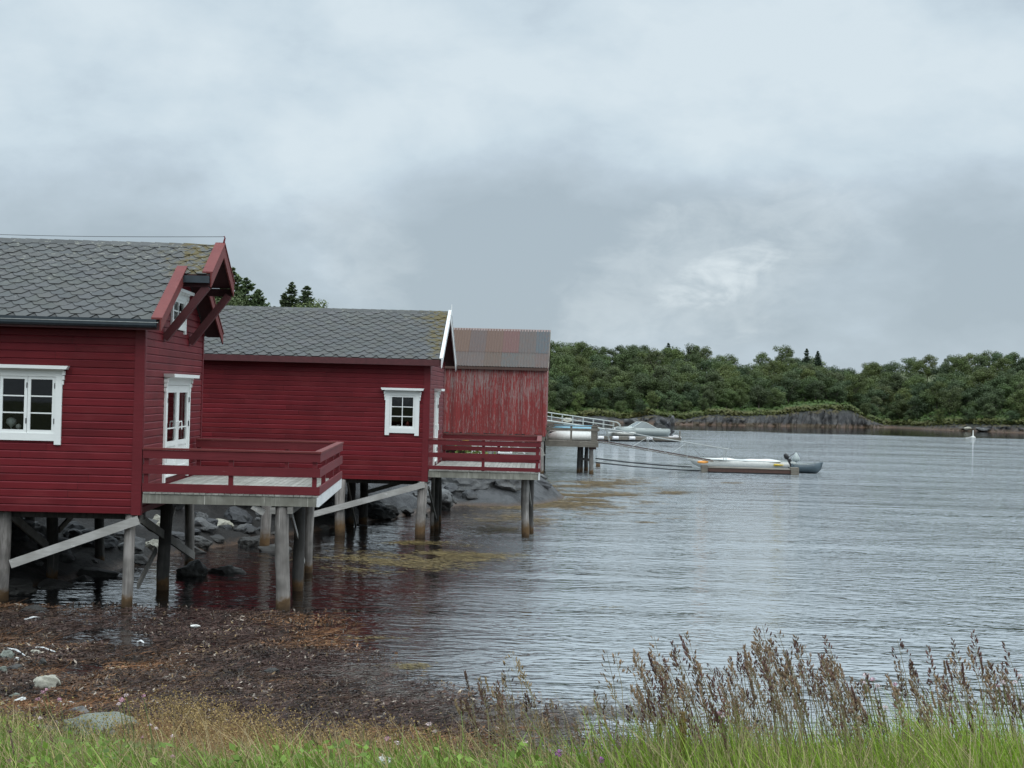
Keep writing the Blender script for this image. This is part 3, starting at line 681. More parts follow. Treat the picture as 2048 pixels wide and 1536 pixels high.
# ------------------------------------------------------------------ first boathouse
W1 = (-3.30, -1.49, 3.05, 4.45); D1 = (2.0, 4.75, 2.34, 4.36)
p = at(283, 850, 28)
h1, rr, ridge1, z01, zr1 = boathouse('boathouse', 'nearest dark red boathouse with white windows, grey slate roof and hoist hood', (p.x, p.y, 0), math.atan(.0392), 9.2, 6.5, 1.775, 5.49, .482, .40, .38, .145, 5,
    'red_pale', [W1], D1, (2.45, 4.05, 5.36, 6.10))
window(h1, fmap(), *W1, 1, 3)
double_door(h1, gmap(), *D1)
window(h1, gmap(), 2.45, 4.05, 5.33, 6.15, 1, 2, rows=2)
HB = 1.72  # depth at which the hoist hood starts
for s in (0, 1):
    bargeboard(h1, .38, 6.5, .40, z01, .482, -.46, HB + .25, 'red_pale', s)
    bargeboard(h1, .93, 6.5, .40, z01, .482, HB, 3.25, 'red_pale', s, .24)
# the hood: roof boards, slates and dark eave gutter
hood = MB()
for s in (0, 1):
    f = (lambda b: b) if s == 0 else (lambda b: 6.5 - b)
    zz = lambda b: z01 + (b + .40) * .482
    hood.add([(.38, f(HB), zz(HB) + .012), (.92, f(HB), zz(HB) + .012), (.92, f(3.25), zz(3.25) + .012), (.38, f(3.25), zz(3.25) + .012),
              (.38, f(HB), zz(HB) - .06), (.92, f(HB), zz(HB) - .06), (.92, f(3.25), zz(3.25) - .06), (.38, f(3.25), zz(3.25) - .06)],
             [(0, 1, 2, 3), (7, 6, 5, 4), (4, 5, 1, 0), (5, 6, 2, 1), (6, 7, 3, 2), (7, 4, 0, 3)])
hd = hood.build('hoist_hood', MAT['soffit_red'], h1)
an = math.atan(.482)
shingles(.38, .92, HB, z01 + (HB + .4) * .482 + .014, .482, (3.25 - HB) / math.cos(an), 77).build('slates', MAT['shingle'], hd)
M = MB(); zg = z01 + (HB + .4) * .482
M.box(.40, .92, HB - .10, HB - .004, zg - .16, zg - .02); M.build('hood_gutter', MAT['gutter'], hd)
for q0 in (HB + .02, 6.5 - HB - .06):
    M = MB(); M.box(.38, .92, q0, q0 + .04, zg - .24, zg - .07); M.build('hood_plate', MAT['soffit_red'], hd)
M = MB(); M.box(.04, .90, 3.17, 3.33, zr1 - .32, zr1 - .12); M.build('hoist_beam', MAT['soffit_red'], h1)
for bb in (HB + .06, 6.5 - HB - .14):
    M = MB(); M.beam((.04, bb + .04, zg - 1.30), (.86, bb + .04, zg - .22), .15, .15, up=(0, 1, 0)); M.build('hood_brace', MAT['maroon'], h1)
M = MB(); M.tube([(.93, 3.25, zr1 - .04), (.95, 3.25, zr1 + .11), (.965, 3.25, zr1 + .17), (.95, 3.25, zr1 + .21), (.93, 3.25, zr1 + .20)], [.026, .020, .016, .012, .006], 8); M.build('ridge_finial', MAT['red_trim'], h1, smooth=True)
M = MB(); M.tube([(.10, HB - .02, zg - .30), (.10, HB - .05, zg - .33), (.10, HB - .11, zg - .36)], [.035, .06, .05], 10); M.build('wall_lamp', MAT['ceramic'], h1)
M = MB()
prof = [(-.50, z01 + .01), (-.50, z01 - .105), (-.475, z01 - .140), (-.43, z01 - .155), (-.41, z01 - .145), (-.41, z01 - .02), (-.42, z01 - .02), (-.42, z01 - .135), (-.44, z01 - .145), (-.47, z01 - .130), (-.488, z01 - .10), (-.488, z01 + .01)]
M.prism(prof, -9.5, .32, 'yz'); M.build('gutter', MAT['gutter'], h1)
M = MB(); M.box(-9.5, .36, -.508, -.5005, z01 - .055, z01 - .043); M.build('gutter_edge', MAT['galv'], h1)
# things on the sill behind the glass
def on_sill(h, a, b, z, build, name, label, cat, mat, parent_map=None):
    M = MB(); build(M); o = M.build(name, MAT[mat]); o.location = floc(h, a, b, z); o.rotation_euler = (0, 0, h.rotation_euler.z)
    for pl in o.data.polygons: pl.use_smooth = True
    return tag(o, label, cat)
def lathe(M, prof, n=16, c=(0, 0), col=None):
    vs = []; fs = []
    for r, z in prof:
        for q_ in range(n): vs.append((c[0] + r * math.cos(2 * math.pi * q_ / n), c[1] + r * math.sin(2 * math.pi * q_ / n), z))
    for i_ in range(len(prof) - 1):
        for q_ in range(n): fs.append((i_ * n + q_, i_ * n + (q_ + 1) % n, (i_ + 1) * n + (q_ + 1) % n, (i_ + 1) * n + q_))
    M.add(vs, fs, col)
M = MB(); M.box(-3.2, -1.6, .06, .30, 3.22, 3.25); M.build('inner_sill', MAT['white_paint'], h1)
pw = wloc(h1, at(26, 850, 28.2))
on_sill(h1, pw[0], .18, 3.251, lambda M: lathe(M, [(.001, 0), (.035, .0), (.012, .02), (.010, .10), (.06, .14), (.10, .19), (.085, .25), (.04, .285), (.001, .29)]), 'glass_vase', 'round pale glass vase standing on the sill of the nearest window', 'vase', 'ceramic')
on_sill(h1, pw[0] + .145, .16, 3.251, lambda M: lathe(M, [(.001, 0), (.03, .0), (.03, .015), (.010, .03), (.008, .07), (.04, .085), (.052, .115), (.045, .15), (.001, .175)]), 'flower_ornament', 'small white flower ornament beside the round pale vase in the window', 'ornament', 'bird_white')
# piles and braces under the first house: feet read from where they meet the water
def pile_px(h, top, foot, r, Yt, Yf, zt_, mat='pile_wood', zf=-.5):
    a = at(top[0], top[1], Yt); b = at(foot[0], foot[1], Yf); b.z = zf; a.z = zt_
    return pile(h, wloc(h, b), wloc(h, a), r, mat)
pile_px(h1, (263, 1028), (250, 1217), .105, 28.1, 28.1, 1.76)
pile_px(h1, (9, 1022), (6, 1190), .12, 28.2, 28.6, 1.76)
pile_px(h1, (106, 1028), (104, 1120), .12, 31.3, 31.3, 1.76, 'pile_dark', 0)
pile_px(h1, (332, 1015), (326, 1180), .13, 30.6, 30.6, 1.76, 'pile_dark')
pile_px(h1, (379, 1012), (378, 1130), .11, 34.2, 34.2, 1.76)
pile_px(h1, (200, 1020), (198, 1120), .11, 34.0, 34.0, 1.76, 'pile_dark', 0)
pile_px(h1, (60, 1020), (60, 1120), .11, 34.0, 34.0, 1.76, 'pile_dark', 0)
def brace_px(h, p0, p1, Y0, Y1, w_=.15, th=.045, mat='brace_wood'):
    a = wloc(h, at(p0[0], p0[1], Y0)); b = wloc(h, at(p1[0], p1[1], Y1))
    M = MB(); M.beam(a, b, th, w_, up=(0, 0, 1)); return M.build('brace', MAT[mat], h)
brace_px(h1, (21, 1128), (277, 1040), 27.95, 27.93, .165)
brace_px(h1, (281, 1037), (388, 1112), 28.3, 34.0, .17, mat='grey_wood')
brace_px(h1, (22, 1030), (95, 1093), 28.4, 31.1, .17, mat='grey_wood')
brace_px(h1, (349, 1018), (330, 1086), 33.5, 31.0, .12, mat='grey_wood')
brace_px(h1, (312, 1100), (276, 1172), 30.7, 28.6, .12, mat='grey_wood')
brace_px(h1, (150, 1025), (118, 1060), 33.0, 31.5, .12, mat='old_wood')
M = MB(); M.box(-9.2, .0, .45, .60, 1.63, 1.774); M.box(-9.2, 0, 3.1, 3.28, 1.60, 1.774); M.box(-9.2, 0, 6.3, 6.46, 1.60, 1.774); M.build('floor_beam', MAT['pile_dark'], h1)

# ------------------------------------------------------------------ decks
def deck(name, label, loc, ang, W_, D_, zf, zr_, boards, seed, posts_f, posts_b, beamcol='beam_wood', beams=.18):
    d = tag(empty(name, loc, ang), label, 'deck'); rr = random.Random(seed)
    M = MB(); k = 0.03; 
    while k < W_ - .02:
        k2 = min(k + .118, W_ + .03); g = rr.uniform(.82, 1.1); M.box(k, k2 - .008, -.035 + rr.uniform(0, .012), D_, zf - .032, zf + rr.uniform(-.002, .002), (g, g, g)); k = k2
    M.build('floor_boards', MAT['deck_wood'], d)
    M = MB(); M.box(.02, W_ - .03, -.012, .04, zf - .034 - beams, zf - .036); M.build('front_beam', MAT[beamcol], d)
    M = MB(); M.box(W_ - .022, W_ + .026, -.02, D_, zf - .034 - beams, zf + .004); M.build('side_beam', MAT['white_worn'], d)
    M = MB()
    for b_ in np.arange(.8, D_, .9): M.box(.02, W_ - .03, b_, b_ + .06, zf - .2, zf - .036)
    M.build('joists', MAT['pile_dark'], d)
    T = .032; ph = .085
    for (pa) in posts_f:
        M = MB(); M.box(pa, pa + ph, .002, .002 + ph, zf + .003, zr_ - .036); M.build('rail_post', MAT['red_trim'], d)
    for (pa) in posts_b:
        M = MB(); M.box(pa, pa + ph, D_ - .09, D_ - .005, zf + .003, zr_ - .036); M.build('rail_post', MAT['red_trim'], d)
    for pb in np.linspace(D_ * .33, D_ * .67, 2):
        M = MB(); M.box(W_ - .11, W_ - .026, pb, pb + ph, zf + .003, zr_ - .036); M.build('rail_post', MAT['red_trim'], d)
    for (z0, z1) in boards:
        M = MB(); M.box(0.01, W_ + T, -T, 0, z0, z1); M.build('front_rail', MAT['red_rail'], d)
        M = MB(); M.box(W_, W_ + T, .001, D_, z0, z1); M.build('side_rail', MAT['red_rail'], d)
        M = MB(); M.box(0.04, W_ - .001, D_ - .125, D_ - .093, z0, z1); M.build('back_rail', MAT['red_rail'], d)
    M = MB(); M.box(0, W_ + .05, -.05, .10, zr_ - .034, zr_); M.build('handrail', MAT['red_pale'], d)
    M = MB(); M.box(W_ - .09, W_ + .05, .102, D_ - .142, zr_ - .034, zr_ + .001); M.build('handrail', MAT['red_pale'], d)
    M = MB(); M.box(0.04, W_ + .05, D_ - .14, D_ + .01, zr_ - .034, zr_); M.build('handrail', MAT['red_pale'], d)
    return d
d1 = deck('terrace_deck', 'grey plank terrace with dark red rails beside the nearest boathouse', h1.location[:], h1.rotation_euler.z, 3.32, 5.66, 2.20, 3.035,
          [(2.205, 2.365), (2.545, 2.715), (2.835, 2.998)], 21, [.03, 1.62, 3.2], [.06, 2.05, 3.2])
d1.location = floc(h1, .04, 0, 0)
def dk(d, *a, **k): return pile_px(d, *a, **k)
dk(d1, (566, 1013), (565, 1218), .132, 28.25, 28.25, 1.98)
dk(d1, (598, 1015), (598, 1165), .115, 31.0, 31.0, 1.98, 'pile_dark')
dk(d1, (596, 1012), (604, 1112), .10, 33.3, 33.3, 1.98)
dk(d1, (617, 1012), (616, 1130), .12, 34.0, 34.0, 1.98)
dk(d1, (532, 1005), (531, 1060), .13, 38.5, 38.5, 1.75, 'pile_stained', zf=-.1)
for pxx in (545, 580):
    a = wloc(d1, at(pxx, 1021, 28.05)); M = MB(); M.box(a[0] - .05, a[0] + .05, a[1], a[1] + 5.2, a[2] - .065, a[2] + .055); M.build('cross_beam', MAT['grey_wood'], d1)
brace_px(d1, (583, 1030), (608, 1124), 28.9, 33.6, .10)
brace_px(d1, (505, 1012), (528, 1026), 28.1, 28.2, .12)
brace_px(d1, (606, 1016), (600, 1040), 33.0, 33.2, .08)
# ------------------------------------------------------------------ second boathouse
W2 = (-1.245, -.26, 2.94, 4.22); D2_ = (1.95, 3.2, 2.1, 4.22)
p = at(856, 850, 42.8)
h2, rr, ridge2, z02, zr2 = boathouse('boathouse', 'middle dark red boathouse with one small white window and mossy slate roof', (p.x, p.y, 0), -.021, 7.2, 6.1, 1.64, 5.17, .455, .35, .36, .140, 9,
    'white_worn', [W2], D2_, slate='shingle_mossy')
window(h2, fmap(), *W2, 2, 1)
double_door(h2, gmap(), *D2_)
for s in (0, 1): bargeboard(h2, .36, 6.1, .35, z02, .455, -.40, 3.05, 'white_worn', s, .22, .05)
M = MB(); M.tube([(.39, 3.05, zr2 - .1), (.40, 3.05, zr2 + .10), (.405, 3.05, zr2 + .26)], [.03, .022, .006], 6); M.build('ridge_finial', MAT['white_worn'], h2)
M = MB(); M.box(-7.5, .30, -.385, -.356, z02 - .18, z02 - .005); M.build('eave_board', MAT['maroon'], h2)
M = MB(); M.box(-1.15, -.36, .06, .26, 3.12, 3.145); M.build('inner_sill', MAT['white_paint'], h2)
M = MB(fmap()); n = 24; vs = []
for j in range(n + 1):
    uu = -1.13 + .76 * j / n; oo = -.05 + .018 * math.sin(j * 1.7); vs += [(uu, oo, 4.09), (uu, oo - .01, 3.86 + .10 * abs(math.sin(j * math.pi / 8)))]
M.add(vs, [(2 * j, 2 * j + 1, 2 * j + 3, 2 * j + 2) for j in range(n)]); M.build('curtain', MAT['inside'], h2, fix=False)
on_sill(h2, -.88, .15, 3.146, lambda M: lathe(M, [(.001, 0), (.04, 0), (.045, .09), (.04, .10), (.001, .10)]), 'mug', 'small pale mug on the sill of the middle boathouse window', 'mug', 'ceramic')
def lh(M): lathe(M, [(.001, 0), (.05, 0), (.042, .12), (.055, .125), (.03, .15), (.03, .17), (.001, .21)])
on_sill(h2, -.61, .15, 3.146, lh, 'lighthouse_ornament', 'little red and white lighthouse ornament behind the six-pane window', 'ornament', 'red_ceramic')
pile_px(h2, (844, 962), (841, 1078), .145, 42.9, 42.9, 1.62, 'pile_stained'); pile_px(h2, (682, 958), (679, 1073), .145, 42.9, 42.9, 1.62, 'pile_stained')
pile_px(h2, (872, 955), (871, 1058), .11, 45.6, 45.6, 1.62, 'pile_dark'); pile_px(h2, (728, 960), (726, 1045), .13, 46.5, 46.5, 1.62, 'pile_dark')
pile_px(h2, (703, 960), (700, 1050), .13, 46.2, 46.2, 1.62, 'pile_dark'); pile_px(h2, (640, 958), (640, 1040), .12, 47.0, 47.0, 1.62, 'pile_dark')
brace_px(h2, (606, 1034), (849, 969), 42.72, 42.72, .17)
brace_px(h2, (734, 984), (812, 962), 46.0, 46.0, .12, mat='grey_wood'); brace_px(h2, (695, 965), (712, 1052), 43.3, 46.0, .09, mat='grey_wood')
brace_px(h2, (857, 975), (876, 1054), 43.2, 46.2, .09, mat='grey_wood')
M = MB(); M.box(-7.2, 0, .45, .60, 1.50, 1.639); M.box(-7.2, 0, 5.9, 6.05, 1.47, 1.639); M.build('floor_beam', MAT['pile_dark'], h2)
d2 = deck('terrace_deck', 'smaller grey plank terrace with red rails beyond the middle boathouse', floc(h2, .03, 0, 0)[:], -.021, 3.22, 5.6, 1.97, 2.885,
          [(1.985, 2.095), (2.335, 2.475), (2.70, 2.845)], 23, [1.55, 3.11], [.06, 3.11])
dk(d2, (1051, 955), (1051, 1075), .115, 43.6, 43.6, 1.76, 'pile_stained'); dk(d2, (1062, 955), (1062, 1070), .09, 44.8, 44.8, 1.76, 'pile_dark')
dk(d2, (876, 955), (875, 1040), .12, 47.8, 47.8, 1.76, 'pile_dark'); dk(d2, (866, 955), (865, 1056), .06, 45.0, 45.0, 1.76)
brace_px(d2, (1056, 962), (1066, 1050), 43.8, 45.5, .08, mat='grey_wood')

# ------------------------------------------------------------------ weathered third boathouse with the rusted roof
p = at(1091, 800, 78); h3 = tag(empty('old_boathouse', (p.x, p.y, 0), -.04), 'old boathouse with peeling red upright boards and rusted corrugated roof', 'boathouse')
rr = random.Random(31)
M = MB(); k = -7.6
while k < 0:
    k2 = min(k + rr.uniform(.10, .16), 0); g = rr.uniform(.78, 1.15); o_ = rr.uniform(.02, .035)
    if rr.random() < .12: g *= .8
    M.box(k, k2 - .006, -o_, 0, 2.08 + rr.uniform(-.03, .03), 5.60, (g, g, g)); k = k2
M.box(-7.6, 0, -.017, 0, 2.1, 5.6, (.3, .3, .3)); M.build('front_wall', MAT['peeling'], h3)
M = MB(); k = 0
while k < 6:
    k2 = min(k + .14, 6); g = rr.uniform(.8, 1.1); zt_ = 5.6 + min(k, 6 - k2) * .66; M.box(.001, .03, k, k2 - .005, 2.05, zt_, (g, g, g)); k = k2
M.build('gable_wall', MAT['peeling'], h3)
M = MB(); M.box(-7.6, 0, 5.97, 6, 2.08, 5.6); M.box(-7.6, -7.57, .0, 6, 2.08, 5.6); M.build('back_wall', MAT['peeling'], h3)
M = MB(); M.box(-7.6, 0, .0, 6, 1.95, 2.06); M.build('floor', MAT['old_wood'], h3)
M = MB(); M.box(-.12, .05, -.06, -.036, 2.0, 5.6); M.build('corner_board', MAT['peeling'], h3)
cols = [(.078, .048, .036), (.098, .050, .028), (.080, .054, .045), (.088, .064, .060), (.092, .046, .028), (.102, .045, .036), (.072, .062, .058), (.056, .070, .068)]
seq = [[4, 0, 1, 4, 2, 1, 5, 6, 7], [1, 4, 6, 2, 3, 0, 6, 3, 3]]
rf = MB(); tan = .655; an = math.atan(tan); nsub = 10
def corr(u, t_, base): return .016 * math.sin(u * 2 * math.pi / .15) + base
Lr = 3.2 / math.cos(an)
for side in (0, 1):
    for row in range(2):
        t0, t1 = (0, Lr * .40) if row == 1 else (Lr * .37, Lr)
        for kx in range(9):
            u0 = -7.8 + kx * .895; u1 = u0 + .92; c = cols[seq[row][kx]]; c = tuple(v * .78 * rr.uniform(.9, 1.1) for v in c)
            vs = []; nu = 24
            for ti in (t0, t1):
                for j in range(nu + 1):
                    u = min(u0 + (u1 - u0) * j / nu, .12); n_ = corr(u, 0, .03 + .008 * row * 0 + (.010 if row == 0 else 0) + (.005 if kx % 2 else 0))
                    b_ = -.2 + ti * math.cos(an) - n_ * math.sin(an); z_ = 5.60 + ti * math.sin(an) + n_ * math.cos(an)
                    vs.append((u, b_ if side == 0 else 6 - b_, z_))
            rf.add(vs, [(j, j + 1, nu + 2 + j, nu + 1 + j) for j in range(nu)], c)
rfo = rf.build('roof', MAT['rust_sheet'], h3, fix=False)
M = MB(); zz3 = 5.60 + 3.2 * tan
M.add([(-7.8, 2.82, zz3 - .07), (.13, 2.82, zz3 - .07), (.13, 3, zz3 + .06), (-7.8, 3, zz3 + .06), (-7.8, 3.18, zz3 - .07), (.13, 3.18, zz3 - .07)], [(0, 1, 2, 3), (3, 2, 5, 4)], (.2, .15, .14)); M.build('ridge_cap', MAT['rust_sheet'], h3, fix=False)
M = MB(); M.box(-7.8, .1, -.2, -.17, 5.46, 5.60); M.build('fascia', MAT['rust_red'], h3)
M = MB()
M.add([(.10, -.2, 5.5), (.14, -.2, 5.5), (.14, 3, 5.5 + 3.2 * tan), (.10, 3, 5.5 + 3.2 * tan), (.10, -.2, 5.64), (.14, -.2, 5.64), (.14, 3, 5.64 + 3.2 * tan), (.10, 3, 5.64 + 3.2 * tan)], [(0, 3, 2, 1), (4, 5, 6, 7), (0, 1, 5, 4), (1, 2, 6, 5), (2, 3, 7, 6), (3, 0, 4, 7)]); M.build('bargeboard', MAT['old_wood'], h3)
for (a, b) in ((-.15, .1), (-2.6, .1), (-5, .1), (-.15, 3), (-2.6, 3), (-.15, 5.8), (-7.4, .1)):
    pile(h3, (a, b, -1.2), (a, b, 1.95), .14, 'pile_wood' if b < 1 else 'pile_dark')
M = MB(); M.beam((-2.5, .0, 1.85), (-.2, 0, .9), .06, .14); M.build('brace', MAT['brace_wood'], h3)
M = MB(); M.box(-7.6, .02, -.05, .12, 1.76, 1.95); M.build('floor_beam', MAT['old_wood'], h3)

# ------------------------------------------------------------------ things stored in the open below the old boathouse
def at_ground(px, py, Y): q = at(px, py, Y); q.z = max(gz(q.x, q.y), 0); return q
def place(o, q, rz=0): o.location = q; o.rotation_euler = (0, 0, rz); return o
Q = at(906, 905, 70); gq = at(906, 905, 70)
M = MB(); lathe(M, [(.001, 0), (.62, 0), (.86, .35), (.90, .62), (.84, .62), (.60, .10), (.001, .10)], 20); b_ = M.build('half_barrel', MAT['barrel'], None, smooth=True)
place(b_, (Q.x, Q.y, 4.25 - (909 - 784) * 70 / FPX)); tag(b_, 'dark half barrel tub standing behind the far terrace rail', 'barrel')
tm = MB(); lathe(tm, [(.80, .30), (.875, .33), (.89, .40), (.815, .37)], 20); tm.build('hoop', MAT['rust_red'], b_)
def hull(M, L, B, H, flip=False, bow=1, n=14, m=8, transom=.8, sheer=.12):
    """open boat hull shell: stem at +x*bow"""
    rows = []
    for i_ in range(n + 1):
        s = i_ / n; x = (s - .5) * L * bow
        wv = B / 2 * (transom + (1 - transom) * math.sin(min(s / .45, 1) * math.pi / 2)) * (1 - max(0, (s - .5) / .5) ** 2.4)
        top = H * (1 + sheer * max(0, s - .4) * 2.5); keel = H * .5 * max(0, (s - .8) / .2) ** 2
        r = []
        for j in range(m + 1):
            a = (j / m - .5) * math.pi; yy = math.sin(a); zz = 1 - math.cos(a) ** .6 if abs(math.cos(a)) > 1e-6 else 1
            r.append((x + (.06 * L * (zz) * bow if s > .95 else 0), wv * yy * (1 if abs(yy) < 1 else 1), keel + (top - keel) * zz))
        rows.append(r)
    vs = [q for r in rows for q in r]; mm = m + 1
    fs = [(i_ * mm + j, i_ * mm + j + 1, (i_ + 1) * mm + j + 1, (i_ + 1) * mm + j) for i_ in range(n) for j in range(m)]
    fs.append(tuple(range(mm)))
    if flip: vs = [(x, y, H - z) for x, y, z in vs]
    M.add(vs, fs)
def solidify(o, th=.03):
    md = o.modifiers.new('thickness', 'SOLIDIFY'); md.thickness = th; md.offset = 0; return o
def zpx(px, py, Y): return at(px, py, Y).z
# two small white floats and a white board under the old house
for k, (px, w_, hh, lb) in enumerate(((974, .42, .62, 'white pear-shaped fender hanging under the old boathouse, left of two'), (987, .34, .68, 'white pear-shaped fender hanging under the old boathouse, right of two'))):
    q = at(px, 907, 74); M = MB(); lathe(M, [(.001, 0), (w_ * .22, .04), (w_ * .48, hh * .5), (w_ * .5, hh * .75), (w_ * .3, hh), (.03, hh + .06), (.001, hh + .07)], 12)
    o = M.build('fender', MAT['bird_white'], None, smooth=True); o.location = q; tag(o, lb, 'fender')
    M = MB(); M.tube([(0, 0, hh + .05), (0, 0, 1.95 - q.z)], .012, 5); M.build('rope', MAT['grey_wood'], o)
q = at(952, 907, 72); M = MB(); M.box(-.28, .28, -.2, .2, 0, .50); M.box(-.31, .31, -.23, .23, .50, .55); o = M.build('fish_box', MAT['hull_white']); place(o, q); tag(o, 'pale lidded box under the old boathouse', 'box')
q = at(1010, 907, 72); M = MB(); M.box(-.35, .35, -.25, .25, 0, .06); M.beam((-.3, 0, .06), (-.1, 0, .55), .05, .08); M.beam((.3, 0, .06), (.1, 0, .55), .05, .08); M.box(-.4, .4, -.05, .05, .55, .63); o = M.build('sawhorse', MAT['white_worn']); place(o, q); tag(o, 'pale wooden sawhorse stored under the old boathouse', 'sawhorse')
q = at(1040, 907, 74); M = MB(); M.beam((-.5, 0, 0), (.25, 0, .66), .06, .07); M.beam((.25, -.07, 0), (-.5, -.07, .66), .06, .07); o = M.build('trestle', MAT['white_worn']); place(o, q); tag(o, 'crossed pale trestle legs below the old boathouse', 'trestle')
q = at(1053, 910, 76); M = MB()
for k in range(6): M.box(-.5 + .03 * k, .95 - .05 * k, -.1, .2, k * .095, k * .095 + .07)
o = M.build('plank_stack', MAT['deck_wood']); place(o, q); tag(o, 'low stack of pale planks beside the crossed trestle legs', 'planks')
q = at(931, 890, 74); M = MB(); lathe(M, [(.001, 0), (.16, 0), (.2, .12), (.16, .26), (.001, .30)], 12); o = M.build('float_ball', MAT['yellow'], None, smooth=True); o.location = (q.x, q.y, q.z); tag(o, 'yellow float hanging above the green plants', 'float')
M = MB(); M.tube([(0, 0, .29), (0, 0, 1.95 - q.z)], .012, 5); M.build('rope', MAT['grey_wood'], o)
# ------------------------------------------------------------------ pier at the old boathouse with two stored dinghies
P0 = at(1091, 885, 79); pz = at(1140, 882, 79).z
pier = tag(empty('pier', (at(1092, 885, 79).x, 79, 0), -.02), 'weathered wooden pier with plank rails next to the old boathouse', 'pier')
Wp = (1193 - 1092) * 79 / FPX
M = MB(); k = 0
while k < Wp: M.box(k, k + .135, 0, 6.5, pz - .05, pz); k += .145
M.build('floor_boards', MAT['old_wood'], pier)
M = MB(); M.box(-.05, Wp + .1, -.06, .0, pz - .30, pz - .01); M.box(Wp + .04, Wp + .1, .001, 6.5, pz - .30, pz - .01); M.build('edge_beam', MAT['old_wood'], pier)
rt = at(1140, 851, 79).z
for a_, w_ in ((0.02, .10), (1.28, .10), (Wp - .30, .34), (2.0, .06)):
    if w_ == .06: continue
    M = MB(); M.box(a_, a_ + w_, -.03, .06, pz - .2, rt - .051); M.build('rail_post', MAT['old_wood'], pier)
for b_ in (2, 4, 6.3):
    M = MB(); M.box(Wp, Wp + .1, b_, b_ + .1, pz, rt - .051); M.build('rail_post', MAT['old_wood'], pier)
for (z0, z1) in ((rt - .05, rt), (rt - .28, rt - .14)):
    M = MB(); M.box(-.05, Wp + .12, -.07, -.032, z0 - .0, z1); M.build('front_rail', MAT['old_wood'], pier)
    M = MB(); M.box(Wp + .102, Wp + .14, -.03, 6.5, z0, z1); M.build('side_rail', MAT['old_wood'], pier)
for (px, Yp, mt, rr_) in ((1184, 79.4, 'pile_wood', .12), (1159, 80.5, 'pile_dark', .10), (1164, 81.3, 'pile_dark', .09), (1174, 82.5, 'pile_dark', .11)):
    a = wloc(pier, at(px, 900, Yp)); pile(pier, (a[0], a[1], -1.5), (a[0] - .03, a[1], pz - .30), rr_, mt)
a = wloc(pier, at(1155, 916, 80.3)); b = wloc(pier, at(1180, 920, 80.3)); M = MB(); M.beam(a, b, .08, .14); M.build('cross_beam', MAT['pile_dark'], pier)
M = MB(); a = wloc(pier, at(1185, 893, 79.3)); M.box(a[0] - .2, a[0] + .2, a[1] - .1, a[1] + .1, a[2] - .15, a[2] + .12); M.build('pile_cap', MAT['rust_red'], pier)
a = at(1140, 879, 80.6); M = MB(); hull(M, 2.35, 1.15, .42, flip=True, bow=-1); M.box(-1.1, 1.15, -.03, .03, .40, .46)
o = solidify(M.build('upturned_dinghy', MAT['hull_white'], None, smooth=True)); o.location = (a.x, a.y, pz + .04); tag(o, 'white dinghy turned keel up on the wooden pier', 'dinghy')
a = at(1144, 866, 82.4); M = MB(); hull(M, 2.25, 1.1, .36, flip=True, bow=-1); M.box(-1, 1.1, -.03, .03, .34, .40)
o = solidify(M.build('upturned_dinghy', MAT['hull_blue'], None, smooth=True)); o.location = (a.x, a.y, pz + .38); tag(o, 'light blue dinghy lying upturned behind the white one', 'dinghy')
M = MB(); M.box(-1.0, -.9, -.5, .5, -.38, .04); M.box(.8, .9, -.5, .5, -.38, .04); M.build('rack', MAT['old_wood'], o)
M = MB(); M.tube([(0, 0, -.9), (0, 0, .18)], [.14, .13], 10, wob=.05); a = atz(1196, 934); o = M.build('mooring_stump', MAT['pile_dark'], None, smooth=True); o.location = (a.x, a.y, .1); tag(o, 'short black mooring stump in the water beside the pier', 'post')
# ------------------------------------------------------------------ lattice gangway, moored boat, dock and skiff
gw = tag(empty('lattice_gangway', (0, 0, 0)), 'slender grey lattice gangway sloping from the pier down to the near dock', 'gangway')
def P3(px, py, Y): return at(px, py, Y)
for dy, (xa, xb) in ((0.0, (1.0, 1.0)), (.9, (1.0, 1.0))):
    L0 = P3(1194, 880, 80); L1 = P3(1425, 921, 85.5); L0.y += dy; L1.y += dy
    M = MB(); M.tube([L0, L1], .026, 6); M.build('stringer', MAT['rust_red' if dy == 0 else 'dark_metal'], gw)
    T = [P3(1213, 858, 80.4), P3(1240, 862, 80.8), P3(1297, 873, 82), P3(1374, 885, 84), P3(1452, 898, 86.5), P3(1462, 899, 86.7)]
    Bt = [P3(1220, 884, 80.5), None, P3(1297, 903, 82), P3(1374, 916, 84), P3(1452, 924, 86.5)]
    for q_ in T:
        q_.y += dy
    M = MB(); M.tube(T, .026, 6); M.build('handrail', MAT['galv'], gw)
    for j in (0, 2, 3, 4):
        bt = Bt[j].copy(); bt.y += dy
        M = MB(); M.tube([T[j], bt], .020, 5); M.build('rail_post', MAT['galv'], gw)
    for (t_, p_) in (((1297, 873, 82), (1265, 893, 81.2)), ((1297, 873, 82), (1335, 908, 83)), ((1374, 885, 84), (1345, 905, 83.2)), ((1374, 885, 84), (1405, 914, 84.8))):
        if dy: continue
        M = MB(); M.tube([P3(*t_), P3(*p_)], .014, 5); M.build('lattice_bar', MAT['galv'], gw)
M = MB(); L0 = P3(1194, 883, 80); L1 = P3(1425, 923, 85.5)
for k in range(30):
    c_ = L0.lerp(L1, k / 29); M.box(c_.x - .10, c_.x + .10, c_.y + .05, c_.y + .85, c_.z - .03, c_.z)
M.build('tread_boards', MAT['old_wood'], gw)
